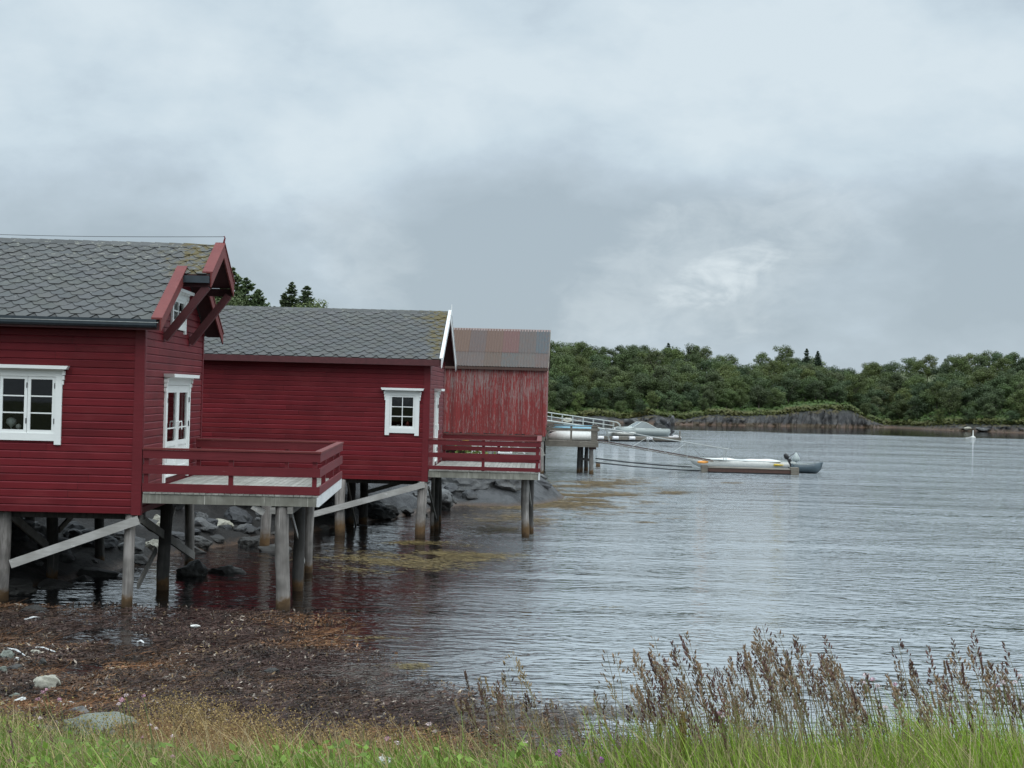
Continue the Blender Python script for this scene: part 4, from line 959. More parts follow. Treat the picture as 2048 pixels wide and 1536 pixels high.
for (a_, b_, lb) in (((1192, 917, 79.5), (1383, 934, 86.5), 'upper of two dark beams holding the near dock off the pier'), ((1192, 925, 79.5), (1402, 942, 86.0), 'lower of two dark beams holding the near dock off the pier')):
    A, B = P3(*a_), P3(*b_); M = MB(); M.tube([A, A.lerp(B, .33) - Vector((0, 0, .05)), A.lerp(B, .66) - Vector((0, 0, .05)), B], .04, 6); o = M.build('stay_beam', MAT['dark_metal']); tag(o, lb, 'beam')
    M = MB(); M.tube([A + Vector((0, -.03, .05)), B + Vector((0, -.03, .05))], .018, 6); M.build('chain', MAT['alu'], o)
c0 = atz(1415, 945); c1 = atz(1592, 950); dang = math.atan2(c1.y - c0.y, c1.x - c0.x); dl = (c1 - c0).length
dock = tag(empty('floating_dock', (c0.x, c0.y, 0), dang), 'low dark brown floating dock in front of the white boat', 'dock')
M = MB(); M.box(0, dl, 0, 1.6, .06, .26); M.build('frame', MAT['rust_red'], dock)
M = MB(); k = 0
while k < dl: M.box(k, k + .12, -.03, 1.63, .265, .295); k += .135
M.build('floor_boards', MAT['old_wood'], dock)
M = MB(); M.box(.1, dl - .1, .05, 1.5, -.2, .058); M.build('float', MAT['black'], dock)
for a_, b_ in ((-.35, 0), (dl - .3, dl + .15)):
    M = MB(); M.box(a_, b_, -.10, .5, .0, .42); M.build('mooring_block', MAT['old_wood'], dock)
cb = at(1487, 938, 88.6)
boat = tag(empty('open_boat', (cb.x, cb.y, .0), dang), 'long white open boat under white tarpaulin, moored behind the brown dock', 'boat')
M = MB(); hull(M, 6.0, 1.7, .56, bow=-1, transom=.75, sheer=.05); solidify(M.build('hull', MAT['hull_white'], boat, smooth=True), .04)
M = MB()
for s in (-1, 1): M.tube([(2.95, .62 * s, .58), (0, .86 * s, .58), (-1.5, .74 * s, .60), (-2.9, .05 * s, .66)], .03, 6)
M.build('rub_rail', MAT['hull_grey'], boat)
vs = []; nx, ny = 30, 8
for i_ in range(nx + 1):
    s = i_ / nx; x_ = -2.5 + 4.6 * s; hw = .84 * (1 - max(0, (.35 - s) / .35) ** 2 * .6)
    for j in range(ny + 1):
        f_ = j / ny * 2 - 1; vs.append((x_, f_ * hw, .585 + (1 - f_ * f_) * (.05 + .07 * math.sin(s * 6.0) ** 2 + .02 * math.sin(s * 23))))
M = MB(); M.add(vs, [(i_ * (ny + 1) + j, i_ * (ny + 1) + j + 1, (i_ + 1) * (ny + 1) + j + 1, (i_ + 1) * (ny + 1) + j) for i_ in range(nx) for j in range(ny)]); M.build('tarpaulin', MAT['tarp'], boat, smooth=True, fix=False)
def lump(name, mat, q, sx, sy, sz, seed, label, cat, rz=0):
    me = rock_mesh(name, seed, sx, sy, sz, MAT[mat], 3, .5); o = bpy.data.objects.new(name, me); COL.objects.link(o); o.location = q; o.rotation_euler = (0, 0, rz); return tag(o, label, cat)
q = P3(1406, 924, 87.6); lump('rope_coil', 'orange', q, .42, .25, .09, 3, 'orange rope heap at the bow of the white boat', 'rope')
q = P3(1552, 925, 88.0); lump('life_jacket', 'orange', q, .32, .22, .14, 5, 'orange life jacket on the stern of the white boat', 'life jacket')
q = P3(1556, 930, 87.7); lump('life_jacket', 'yellow', q, .38, .18, .08, 8, 'yellow life jacket draped below the orange one', 'life jacket')
ck = atz(1617, 947); skiff = tag(empty('skiff', (ck.x - .05, ck.y + .5, 0), dang * .5), 'slate blue skiff with pointed bow beyond the end of the dock', 'boat')
M = MB(); hull(M, 1.75, 1.1, .50, bow=1, transom=.9, sheer=.22); solidify(M.build('hull', MAT['hull_slate'], skiff, smooth=True), .03)
M = MB(); M.tube([(-.85, -.52, .52), (0, -.55, .53), (.5, -.36, .58), (.92, 0, .63)], .025, 6); M.tube([(-.85, .52, .52), (0, .55, .53), (.5, .36, .58), (.92, 0, .63)], .025, 6); M.build('rub_rail', MAT['hull_grey'], skiff)
M = MB(); M.box(-.3, -.05, -.5, .5, .38, .42); M.build('thwart', MAT['hull_grey'], skiff)
def outboard(parent, loc, s, tilt=0.0, capmat='black'):
    e = empty('outboard_motor', loc); e.parent = parent; e.rotation_euler = (0, tilt, 0); e.scale = (s, s, s)
    M = MB(); vs = []
    lathe(M, [(.001, .62), (.10, .60), (.15, .50), (.16, .36), (.13, .24), (.001, .22)], 12); M.build('cowling', MAT[capmat], e, smooth=True)
    M = MB(); M.box(-.06, .06, -.05, .05, -.35, .24); M.box(-.14, .10, -.04, .04, -.42, -.34); M.tube([(-.14, 0, -.38), (-.22, 0, -.38)], .05, 8); M.box(.06, .16, -.12, .12, -.02, .18); M.build('leg', MAT['dark_metal'], e)
    M = MB()
    for k in range(3):
        a = k * 2.094; M.beam((-.19, 0, -.38), (-.19, .12 * math.cos(a), -.38 + .12 * math.sin(a)), .015, .06, up=(1, 0, 0))
    M.build('propeller', MAT['dark_metal'], e)
    M = MB(); M.tube([(.12, 0, .30), (.55, 0, .36)], .02, 6); M.build('tiller', MAT['black'], e)
    return e
outboard(skiff, (-1.0, 0, .62), .9, -.5)
q = P3(1592, 914, 91); M = MB(); lathe(M, [(.001, 0), (.05, 0), (.05, .5), (.24, .56), (.24, .72), (.04, 1.05), (.001, 1.08)], 14); o = M.build('marker_buoy', MAT['hull_grey'], None, smooth=True); o.location = (q.x, 91, -.02); tag(o, 'small grey cone-topped buoy behind the slate blue skiff', 'buoy')
# ------------------------------------------------------------------ white gangway, far dock and the boats there
gr = tag(empty('white_gangway', (0, 0, 0)), 'white railed gangway running down to the far dock', 'gangway')
for k, (dY, px0) in enumerate(((0, 0), (1.3, 4))):
    A, B = at(1060, 820, 132), at(1228, 843.5, 139); A.y += dY; B.y += dY
    Cc, Dd = A - Vector((0, 0, .35)), B - Vector((0, 0, .38)); E_, G_ = A - Vector((0, 0, .72)), B - Vector((0, 0, .80))
    hook = [A, B, B + Vector((.35, 0, -.06)), B + Vector((.6, 0, -.3)), B + Vector((.65, 0, -.62))]
    M = MB(); M.tube(hook, .045, 6); M.build('handrail', MAT['alu'], gr)
    M = MB(); M.tube([Cc, Dd], .035, 6); M.build('mid_rail', MAT['alu'], gr)
    M = MB(); M.tube([E_, G_ + Vector((.9, 0, -.12))], .08, 6); M.build('stringer', MAT['alu' if k == 0 else 'old_wood'], gr)
    for j in range(9):
        f_ = j / 8; M = MB(); M.tube([A.lerp(B, f_), E_.lerp(G_, f_)], .03, 5); M.build('rail_post', MAT['alu'], gr)
M = MB(); A, B = at(1060, 820, 132), at(1236, 845, 139.5)
for k in range(60):
    c_ = A.lerp(B, k / 59); M.box(c_.x - .08, c_.x + .06, c_.y + .08, c_.y + 1.25, c_.z - .80, c_.z - .76)
M.build('tread_boards', MAT['old_wood'], gr)
M = MB(); A, B = at(1215, 858, 130), at(1236, 851, 139)
c0 = atz(1180, 882); c1 = atz(1362, 884.5); fang = math.atan2(c1.y - c0.y, c1.x - c0.x); fl = (c1 - c0).length
fd = tag(empty('floating_dock', (c0.x, c0.y, 0), fang), 'far grey floating dock with white float drums along its edge', 'dock')
M = MB(); k = 0
while k < fl: M.box(k, k + .17, 0, 2.4, .36, .42); k += .19
M.build('floor_boards', MAT['old_wood'], fd)
M = MB(); M.box(0, fl, -.04, .03, .15, .355); M.build('edge_beam', MAT['old_wood'], fd)
M = MB(); M.box(.1, fl - .1, .10, 2.3, -.2, .14); M.build('float', MAT['black'], fd)
for px in (1202, 1235, 1272, 1311):
    u = (at(px, 875, c0.y).x - c0.x); M = MB(); M.tube([(u - .28, -.12, .33), (u + .28, -.12, .33)], .16, 10); M.build('float_drum', MAT['floatbox'], fd)
M = MB(); M.tube([(fl - .1, .1, .42), (fl - .1, .1, 1.05)], .07, 8); M.build('mooring_post', MAT['old_wood'], fd)
qb = at(1284, 874, 143.5)
mb = tag(empty('motor_boat', (qb.x, qb.y, .38), fang), 'grey aluminium motor boat with a low windscreen on the far dock', 'boat')
M = MB(); hull(M, 5.2, 1.9, .72, bow=-1, transom=.92, sheer=.10); solidify(M.build('hull', MAT['hull_grey'], mb, smooth=True), .04)
M = MB()
for s in (-1, 1): M.tube([(2.5, .88 * s, .76), (0, .95 * s, .75), (-1.3, .80 * s, .79), (-2.7, .05 * s, .88)], .035, 6)
M.build('rub_rail', MAT['alu'], mb)
M = MB(); M.add([(-2.5, 0, .86), (-1.2, -.72, .80), (-1.2, .72, .80), (-.6, -.85, .78), (-.6, .85, .78), (-.9, 0, .96)], [(0, 1, 5), (0, 5, 2), (1, 3, 5), (5, 4, 2), (3, 4, 5)]); M.build('foredeck', MAT['hull_grey'], mb)
M = MB(); M.add([(-1.35, -.6, .82), (-.55, -.85, .80), (1.1, -.88, .80), (.1, -.62, 1.36), (-.35, -.50, 1.40), (-1.35, .6, .82), (-.55, .85, .80), (1.1, .88, .80), (.1, .62, 1.36), (-.35, .50, 1.40)],
      [(0, 1, 4), (1, 2, 3, 4), (5, 9, 6), (6, 9, 8, 7), (0, 4, 9, 5), (4, 3, 8, 9)]); M.build('windscreen', MAT['screen'], mb, fix=False)
M = MB(); M.tube([(-1.35, -.6, .83), (-.35, -.5, 1.41), (.1, -.62, 1.37), (1.1, -.88, .82)], .03, 5); M.tube([(-1.35, .6, .83), (-.35, .5, 1.41), (.1, .62, 1.37), (1.1, .88, .82)], .03, 5); M.tube([(-.35, -.5, 1.41), (-.35, .5, 1.41)], .03, 5); M.build('windscreen_frame', MAT['alu'], mb)
outboard(mb, (2.80, 0, .95), 1.9, -.8)
q = at(1356, 880, 142); M = MB(); M.box(-.55, .6, -.5, .5, 0, .10); M.box(-.1, .3, -.4, .3, .10, .22); o = M.build('white_crate', MAT['floatbox']); o.location = (q.x - .45, 141.0, .425); tag(o, 'stack of white crates at the outer end of the far dock', 'crate')
M = MB(); hull(M, 2.6, 1.2, .34, bow=1); o = solidify(M.build('rowing_boat', MAT['hull_white'], None, smooth=True), .03); q = at(1243, 871, 142.3); o.location = (q.x, 141.2, .43); o.rotation_euler = (0, 0, fang); tag(o, 'small white rowing boat beside the grey motor boat', 'boat')
lump('cover_bundle', 'tarp', at(1234, 859, 142.8), .55, .4, .25, 12, 'white folded cover heaped near the foot of the white gangway', 'cover')
M = MB(); M.tube([(0, 0, .1), (.02, 0, .7)], [.05, .03], 6); q = atz(1946, 876); o = None
bu = MB(); lathe(bu, [(.001, -.1), (.30, -.05), (.34, .08), (.24, .20), (.08, .26), (.06, .9), (.055, 1.0), (.001, 1.02)], 14); o = bu.build('spar_buoy', MAT['bird_white'], None, smooth=True); o.location = (q.x, q.y, 0); tag(o, 'white buoy with an upright neck floating before the far shore', 'buoy')
M = MB(); M.tube([(-.3, 0, .10), (-.6, 0, .04), (-.95, .1, -.01)], [.06, .04, .03], 6); M.build('mooring_line', MAT['bird_white'], o)

# overhead wire above the first roof
A = at(-60, 460, 60); B = at(446, 479, 60); C_ = at(900, 520, 60)
M = MB(); A2 = at(-400, 452, 60); B2 = wire_end = floc(h1, .95, 3.25, zr1 + .2)
pts = [A2.lerp(Vector(B2), k / 12) for k in range(13)]
A2 = at(-400, 448, 34)
for k in range(13):
    f_ = k / 12; pts[k] = A2.lerp(B2, f_) - Vector((0, 0, .10 * math.sin(math.pi * f_)))
M.tube(pts, .006, 5); o = M.build('overhead_wire', MAT['dark_metal']); tag(o, 'thin wire running above the ridge of the nearest roof', 'wire')

# ------------------------------------------------------------------ far shore: sea cliff
def shoreY(x): return np.interp(x, FX, FY)
def fmh(x):
    return np.interp(x, HX, HC)
xs_ = np.arange(-20, 110, .16); nv_ = 22
U_, W_ = np.meshgrid(xs_, np.linspace(0, 1, nv_), indexing='ij')
hc = fmh(U_) * (1 + .30 * fbm(U_ * .35, U_ * 0, 61) + .35 * fbm(U_ * 1.3, U_ * 0 + 4, 63))
ridge_ = np.abs(fbm((U_ - W_ * hc * .55) * 1.1, W_ * .6, 71, 4)) * 2
outw = .5 + 1.0 * (1 - W_) ** .8 * 1.2 - ridge_ * 2.4 - fbm(U_ * .25, W_ * 2, 73) * 1.2
Zc = -.5 + W_ * (hc + .65); Yc = shoreY(U_) + .7 - outw + W_ * .8
Zc = np.where(W_ > .93, hc + .1 - .2 * fbm(U_ * 2, U_ * 0, 2), Zc); Yc = np.where(W_ > .93, shoreY(U_) + 2.5, Yc)
Vc = np.stack([U_.ravel(), Yc.ravel(), Zc.ravel()], 1); i = np.arange(U_.size).reshape(U_.shape)
Fc = np.stack([i[:-1, :-1].ravel(), i[1:, :-1].ravel(), i[1:, 1:].ravel(), i[:-1, 1:].ravel()], 1)
tag(np_mesh('cliff', Vc, Fc, MAT['cliff'], cols=np.stack([W_.ravel()] * 3, 1)), kind='structure')

# ------------------------------------------------------------------ leaf cards
def quads(C, N, s, asp=1.0, rs=NR):
    """leaf-sized quads at C with random spin around normals N, half-size s"""
    n = len(C); N = N / (np.linalg.norm(N, axis=1, keepdims=True) + 1e-9)
    r = rs.normal(size=(n, 3)); A = np.cross(N, r); A /= np.linalg.norm(A, axis=1, keepdims=True) + 1e-9; B = np.cross(N, A)
    s = np.asarray(s).reshape(-1, 1) * np.ones((n, 1)); A = A * s * asp; B = B * s
    V = np.stack([C - A, C - B * .8, C + A, C + B * .8], 1).reshape(-1, 3)
    return V, np.arange(4 * n).reshape(n, 4)
def join_build(name, parts, mat, parent=None):
    Vs, Fs, Cs = [], [], []; o = 0
    for V_, F_, c_ in parts:
        Vs.append(V_); Fs.append(F_ + o); Cs.append(np.broadcast_to(np.asarray(c_, np.float32), (len(V_), 3))); o += len(V_)
    return np_mesh(name, np.concatenate(Vs), np.concatenate(Fs), mat, parent, np.concatenate(Cs))
def broadleaf(seed, hgt, wid, base, nclump=26, per=190, leaf=.088, dense=1.0):
    rs = np.random.RandomState(seed); e = empty('broadleaf_tree')
    T = MB(); lean = rs.uniform(-.3, .3, 2)
    top = Vector((lean[0], lean[1], hgt * .62)); T.tube([(0, 0, -.4), (lean[0] * .3, lean[1] * .3, hgt * .3), top], [.13, .09, .04], 6)
    for k in range(5):
        a = rs.uniform(0, 6.28); z0_ = hgt * rs.uniform(.22, .5); T.tube([(lean[0] * .4, lean[1] * .4, z0_), (math.cos(a) * wid * .33, math.sin(a) * wid * .33, z0_ + hgt * .25)], [.06, .02], 5)
    T.build('trunk', MAT['bark'], e)
    parts = []
    for k in range(nclump):
        a = rs.uniform(0, 6.28); f_ = rs.uniform(.0, 1) ** .5; zc_ = hgt * (.26 + .62 * (k + .5) / nclump)
        prof_ = math.sin(min(1, max(.05, (zc_ / hgt - .18) / .82)) * math.pi) ** .6
        c = np.array([math.cos(a) * wid * .42 * f_ * prof_ + lean[0], math.sin(a) * wid * .42 * f_ * prof_ + lean[1], zc_])
        rad = wid * rs.uniform(.14, .23); n = int(per * dense)
        d = rs.normal(size=(n, 3)); d /= np.linalg.norm(d, axis=1, keepdims=True); d[:, 2] = d[:, 2] * .85 + .12
        C = c + d * rad * rs.uniform(.55, 1.08, (n, 1)) * np.array([1, 1, .75])
        V_, F_ = quads(C, d + np.array([0, 0, .35]) + rs.normal(size=(n, 3)) * .5, leaf * rs.uniform(.6, 1.3, n), 1.0, rs)
        g = rs.uniform(.72, 1.28); cc = np.repeat(np.array(base) * g * rs.uniform(.8, 1.25, (n, 1)), 4, axis=0)
        parts.append((V_, F_, cc))
    join_build('crown', parts, MAT['leaf'], e)
    return e
def spruce(seed, hgt, wid, base, whorls=34, open_=1.0, name='spruce_tree'):
    rs = np.random.RandomState(seed); e = empty(name)
    T = MB(); T.tube([(0, 0, -.5), (0, 0, hgt * .6), (.02, 0, hgt * .985)], [hgt * .016, hgt * .009, .012], 6); T.build('trunk', MAT['bark'], e)
    Cs, Ns, Ss, Co = [], [], [], []
    for k in range(whorls):
        f_ = k / (whorls - 1); z = hgt * (.10 + .89 * f_) + rs.uniform(-.06, .06); rad = wid / 2 * (1 - f_) ** .72 * rs.uniform(.8, 1.12) + .10
        nb = 8 if f_ > .75 else 15
        for b_ in range(nb):
            a = rs.uniform(0, 6.28); L = rad * rs.uniform(.65, 1.1); n = max(5, int(L / .06)); up = rs.uniform(.15, .5) if f_ > .6 else rs.uniform(-.05, .2)
            sgm = np.linspace(.08, 1, n)
            x_ = np.cos(a) * L * sgm; y_ = np.sin(a) * L * sgm; zz = z + up * L * sgm - .22 * L * np.sin(sgm * 2.2) + rs.normal(0, .02, n)
            wdt = .16 * (1 - sgm * .6) * (1 + rad)
            for side in (-1, 0, 1):
                Cs.append(np.stack([x_ - np.sin(a) * side * wdt * .6, y_ + np.cos(a) * side * wdt * .6, zz - abs(side) * .05], 1)); Ns.append(np.tile([0, 0, 1.], (n, 1)) + rs.normal(0, .5, (n, 3)))
                Ss.append(np.full(n, .078) * rs.uniform(.6, 1.4, n) * open_); Co.append(np.repeat(np.array(base) * rs.uniform(.7, 1.3, (n, 1)), 4, axis=0))
    C = np.concatenate(Cs); V_, F_ = quads(C, np.concatenate(Ns), np.concatenate(Ss), 1.5, rs)
    join_build('crown', [(V_, F_, np.concatenate(Co))], MAT['needle'], e)
    return e
greens = [(.078, .108, .038), (.064, .092, .038), (.094, .122, .038), (.052, .080, .034), (.084, .108, .046), (.064, .092, .030)]
protos = [broadleaf(100 + k, [5.4, 4.8, 6.0, 5.0, 5.6, 4.4][k], [4.2, 3.9, 4.4, 4.6, 3.8, 4.0][k], greens[k]) for k in range(6)]
used = [False] * 6
G1 = 'broadleaf trees of the far wood'
def put_tree(k, x, y, s, rz, label, group):
    e = protos[k] if not used[k] else copy_tree(protos[k]); used[k] = True
    e.location = (x, y, gz(x, y) - .2); e.scale = (s, s, s * R.uniform(.9, 1.12)); e.rotation_euler = (0, 0, rz)
    tag(e, label, 'tree', group)
cnt = 0; row = 0; tt = 4.0; placed = []
KINDS_ = ['mid green round', 'dull green small-crowned', 'yellowish green tall', 'dark green broad', 'soft green slim', 'grey-green low-crowned']
def region(x, front, back, col_='green broadleaf'):
    if x < 22: w_ = 'rocks by the far dock'
    elif x < 42: w_ = 'long ledge of slanting rock'
    elif x < 60: w_ = 'highest dark rock face'
    elif x < 69: w_ = 'brown weedy inlet'
    else: w_ = 'far right rocks'
    p_ = 'low ' + col_ + ' tree next to the ' if front else (col_ + ' tree on the wooded skyline above the ' if back else col_ + ' tree in the wood above the ')
    return p_ + w_
rows_t = [3.2, 6.6, 10.5, 14.5, 19, 24, 29.5, 35.5, 42, 49]
for ri, tt in enumerate(rows_t):
    step = 2.9 + .06 * ri
    x_ = 4 + R.uniform(0, 2)
    while x_ < .36 * (tt + 235) + 3:
        xx = x_ + R.uniform(-.8, .8); yy = shoreY(xx) + tt + R.uniform(-1.5, 1.5)
        if ri == 0 and 33 < xx < 60: x_ += step; continue
        if ri == 1 and (44 < xx < 58 and R.random() < .7): x_ += step; continue
        s = R.uniform(.72, .98) if ri < 2 else R.uniform(.85, 1.12)
        if ri == 0: s *= .66
        if ri >= len(rows_t) - 1: s *= R.uniform(.9, 1.1)
        if cnt < 292: kk = R.randrange(6); put_tree(kk, xx, yy, s, R.uniform(0, 6.28), region(xx, ri < 2, ri >= 8, KINDS_[kk]), region(xx, ri < 2, ri >= 8).replace('green broadleaf tree', 'trees')); cnt += 1
        x_ += step
print('trees', cnt)
for (px, pyt, Y, h_, lb) in ((1614, 697, 284, 5.6, 'taller dark spruce of two rising above the far wood'), (1636, 702, 286, 4.6, 'shorter dark spruce right beside the taller one above the far wood'), (1337, 686, 280, 4.6, 'slim dark conifer tip above the left part of the far wood')):
    q = at(px, pyt, Y); e = spruce(int(px), h_ + 3, 3.4, (.050, .070, .045), 26, 1.5); e.location = (q.x, Y, q.z - h_ - 3); tag(e, lb, 'tree')
# trees behind the boathouses
DG = (.075, .100, .045)
for (px, pyt, Y, h_, wd, lb, op) in ((466, 536, 112, 10.5, 7.6, 'tall dense dark spruce rising right behind the nearest hoist hood', 1.3), (492, 556, 114, 9.6, 7.4, 'broad dark spruce filling the gap beside the tall dense one', 1.3), (450, 568, 108, 8.0, 6.0, 'lower mid green conifer half hidden by the nearest gable', 1.3),
        (517, 577, 116, 7.5, 4.8, 'small pointed spruce standing alone behind the middle roof', 1.1), (569, 585, 118, 6.8, 3.8, 'slim spruce, leftmost and lowest of three open-branched tips', 1.0), (584, 563, 118, 7.8, 4.0, 'tallest slim spruce with open whorls behind the middle roof', 1.0), (614, 571, 120, 7.6, 4.8, 'wide spruce tip behind the rounded green tree', 1.1)):
    q = at(px, pyt, Y); e = spruce(int(px), h_, wd, DG if px < 560 else (.055, .075, .038), 34, op); e.location = (q.x, Y, q.z - h_); tag(e, lb, 'tree')
e = broadleaf(301, 6.5, 4.2, (.10, .13, .045), 26, 130, .075); q = at(628, 596, 114); e.location = (q.x, 114, q.z - 6.2); tag(e, 'rounded lighter green tree just showing over the middle roof', 'tree')
e = broadleaf(302, 6.5, 4.0, (.085, .115, .042), 26, 130, .075); q = at(452, 586, 106); e.location = (q.x, 106, q.z - 6.2); tag(e, 'soft green leafy tree between the nearest gable and the spruces', 'tree')
# undergrowth on the far bank
n = 36000; rs = np.random.RandomState(5); x_ = rs.uniform(2, 100, n); dd = rs.uniform(0, 1, n) ** 1.6 * 34 + 1.4; y_ = shoreY(x_) + dd
z_ = ground(x_, y_) + rs.uniform(0, .5, n) * (1 + .6 * (fbm(x_ * .3, y_ * .3, 4) > 0)); z_ = np.maximum(z_, fmh(x_) * .95)
V_, F_ = quads(np.stack([x_, y_, z_], 1), np.stack([rs.normal(0, .5, n), rs.normal(-.5, .5, n), np.ones(n) * .9], 1), rs.uniform(.15, .36, n), 1.0, rs)
nn = fbm(x_ * .25, y_ * .25, 14) + .5; near_ = sstep(-dd, -5, -1.5)
cc = np.outer(1 - near_, (.055, .090, .022)) + np.outer(near_ * nn, (.095, .075, .028)) + np.outer(near_ * (1 - nn), (.055, .085, .018)); cc = cc * rs.uniform(.7, 1.3, (n, 1))
tag(np_mesh('undergrowth', V_, F_, MAT['leaf'], cols=np.repeat(cc, 4, axis=0)), 'green and rusty undergrowth along the top of the far rocks', 'undergrowth', None, 'stuff')
# pale rocks on the far shore
for (px, py, w_, h_, mt, lb) in ((1135, 843, 22, 10, 'rock_pale', 'pale boulder on the far bank above the white gangway'), (1165, 846, 40, 10, 'rock_grey', 'low grey rock on the far bank right of the pale boulder'), (1262, 845, 40, 14, 'rock_grey', 'rounded brownish rock behind the windscreen boat'),
        (1345, 842, 10, 20, 'rock_grey', 'upright pale grey crag beside the long slanting ledge'), (1326, 850, 44, 12, 'rock_dark', 'dark broken rocks left of the long slanting ledge'), (1935, 858, 20, 7, 'rock_pale', 'pale boulder under trees behind the white buoy'), (1966, 860, 34, 8, 'rock_grey', 'flat pale rock slab right of the white buoy'), (1905, 858, 14, 9, 'rock_white', 'small white stone at the mouth of the brown inlet'), (1190, 852, 60, 14, 'rock_dark', 'dark wet rock on the far waterline above the far dock')):
    Y = float(shoreY(at(px, py, 238).x)) - .5; q = at(px, py, Y); s = Y / FPX
    o = bpy.data.objects.new('boulder', rock_mesh('boulder', int(px), w_ * s * .55, w_ * s * .4, h_ * s * .62, MAT[mt], 3)); COL.objects.link(o); o.location = (q.x, Y, min(max(q.z, 0), 1.8) + h_ * s * .15); tag(o, lb, 'rock')

# ------------------------------------------------------------------ near shore rocks
for a_ in (
    (90, 1380, 62, 34, 3, 'rock_pale', 'large smooth yellowish boulder on the brown weed'), (37, 1410, 38, 17, 7, 'rock_white', 'whitish block of stone beside the pink flowers'),
    (118, 1412, 84, 10, 9, 'rock_white', 'long flat pale slab lying below the yellowish boulder'), (68, 1312, 30, 11, 13, 'rock_pale', 'small pale flat stone lying alone on the weed at the left'),
    (86, 1334, 20, 20, 15, 'rock_grey', 'small grey wedge stone above the yellowish boulder'), (12, 1322, 34, 22, 17, 'rock_green', 'large greenish rock at the left edge of the beach'),
    (32, 1326, 20, 12, 19, 'rock_white', 'small pale chip of stone next to the greenish rock'), (25, 1344, 34, 16, 21, 'rock_grey', 'rounded grey stone half buried in dark gravel'),
    (28, 1398, 26, 12, 23, 'rock_green', 'green-grey pebble just behind the whitish block'), (190, 1470, 150, 48, 27, 'rock_green', 'broad greenish slab of rock among the green grass'),
    (150, 1432, 46, 20, 29, 'rock_grey', 'brown-grey stone under the long flat slab'), (100, 1418, 30, 10, 37, 'rock_pale', 'yellow-brown stone tucked under the flat slab'),
    (88, 1468, 36, 26, 31, 'rock_grey', 'blue-grey stone at the edge of the green grass'), (4, 1350, 22, 20, 39, 'rock_green', 'grey-green stone cut by the left edge'),
    (10, 1215, 40, 14, 33, 'rock_green', 'pale yellow-green stone at the foot of the leftmost pile'), (55, 1232, 70, 26, 35, 'rock_dark', 'dark weedy rock under the nearest boathouse'),
    (200, 1380, 30, 8, 41, 'rock_grey', 'thin dark stone in weed right of the yellowish boulder'), (130, 1535, 70, 14, 43, 'rock_pale', 'flat tan stone in the grass at the bottom'), (540, 1352, 34, 16, 45, 'rock_dark', 'dark rounded stone in the weed in front of the terrace piles')):
    px, py, w_, h_, sd_, mt, lb = a_
    rock(px, py, w_, h_, sd_, mt, lb)
for (px, py, Y, w_, h_, sd_, mt, lb) in (
    (442, 1058, 39, 46, 22, 51, 'rock_pale', 'jagged pale boulder behind the left terrace pile'), (400, 1052, 41, 40, 30, 52, 'rock_grey', 'grey rock left of the jagged pale boulder'), (475, 1050, 42, 60, 40, 53, 'rock_dark', 'dark rock slope right of the jagged pale boulder'),
    (310, 1062, 36, 50, 36, 54, 'rock_pale', 'pale round stone behind the crossing braces'), (302, 1098, 33.5, 34, 24, 55, 'rock_pale', 'pale split stone low behind the leaning pile'), (400, 1092, 38, 50, 26, 56, 'rock_grey', 'grey stone at the waterline under the terrace'),
    (432, 1085, 38.5, 36, 18, 57, 'rock_dark', 'stone draped with yellow weed under the terrace'), (492, 1092, 39.5, 46, 26, 58, 'rock_dark', 'blue-black stone at the waterline under the terrace'), (548, 1102, 37.5, 64, 26, 59, 'rock_grey', 'smooth half sunken stone left of the front terrace pile'),
    (455, 1146, 33.2, 72, 24, 60, 'rock_grey', 'flat smooth stone breaking the water under the terrace'), (378, 1152, 33.0, 66, 44, 61, 'rock_dark', 'weed-covered rock at the foot of the thin terrace pile'), (610, 1050, 44, 50, 20, 62, 'rock_dark', 'dark rock between the two boathouses'),
    (742, 1030, 50, 80, 34, 63, 'rock_dark', 'black rock under the middle boathouse'), (778, 1030, 48, 40, 20, 64, 'rock_grey', 'light edged stone under the middle of the long brace'), (650, 1030, 50, 60, 30, 65, 'rock_dark', 'wet rock behind the left pile of the middle boathouse'),
    (940, 985, 60, 120, 60, 66, 'rock_grey', 'big sloping grey outcrop under the far terrace'), (1010, 978, 64, 70, 46, 67, 'rock_grey', 'pale veined outcrop near the far terrace pile'), (1085, 972, 69, 40, 14, 68, 'rock_dark', 'low black rock awash below the pier'), (860, 1010, 52, 90, 50, 69, 'rock_grey', 'smooth grey rock slope beyond the middle boathouse'),
    (175, 1090, 38, 110, 40, 71, 'rock_dark', 'dark boulder deep under the nearest boathouse'), (240, 1080, 37, 70, 36, 72, 'rock_grey', 'grey boulder in the shade below the long brace')):
    q = onground(px, py)
    if q.z < 0: q = atz(px, py)
    s = q.y / FPX; Y = q.y + w_ * s * .2
    o = bpy.data.objects.new('boulder', rock_mesh('boulder', sd_, w_ * s * .56, w_ * s * .42, h_ * s * .7, MAT[mt], 4)); COL.objects.link(o)
    o.location = (q.x, Y, max(gz(q.x, q.y), -.05) + h_ * s * .16); tag(o, lb, 'rock')
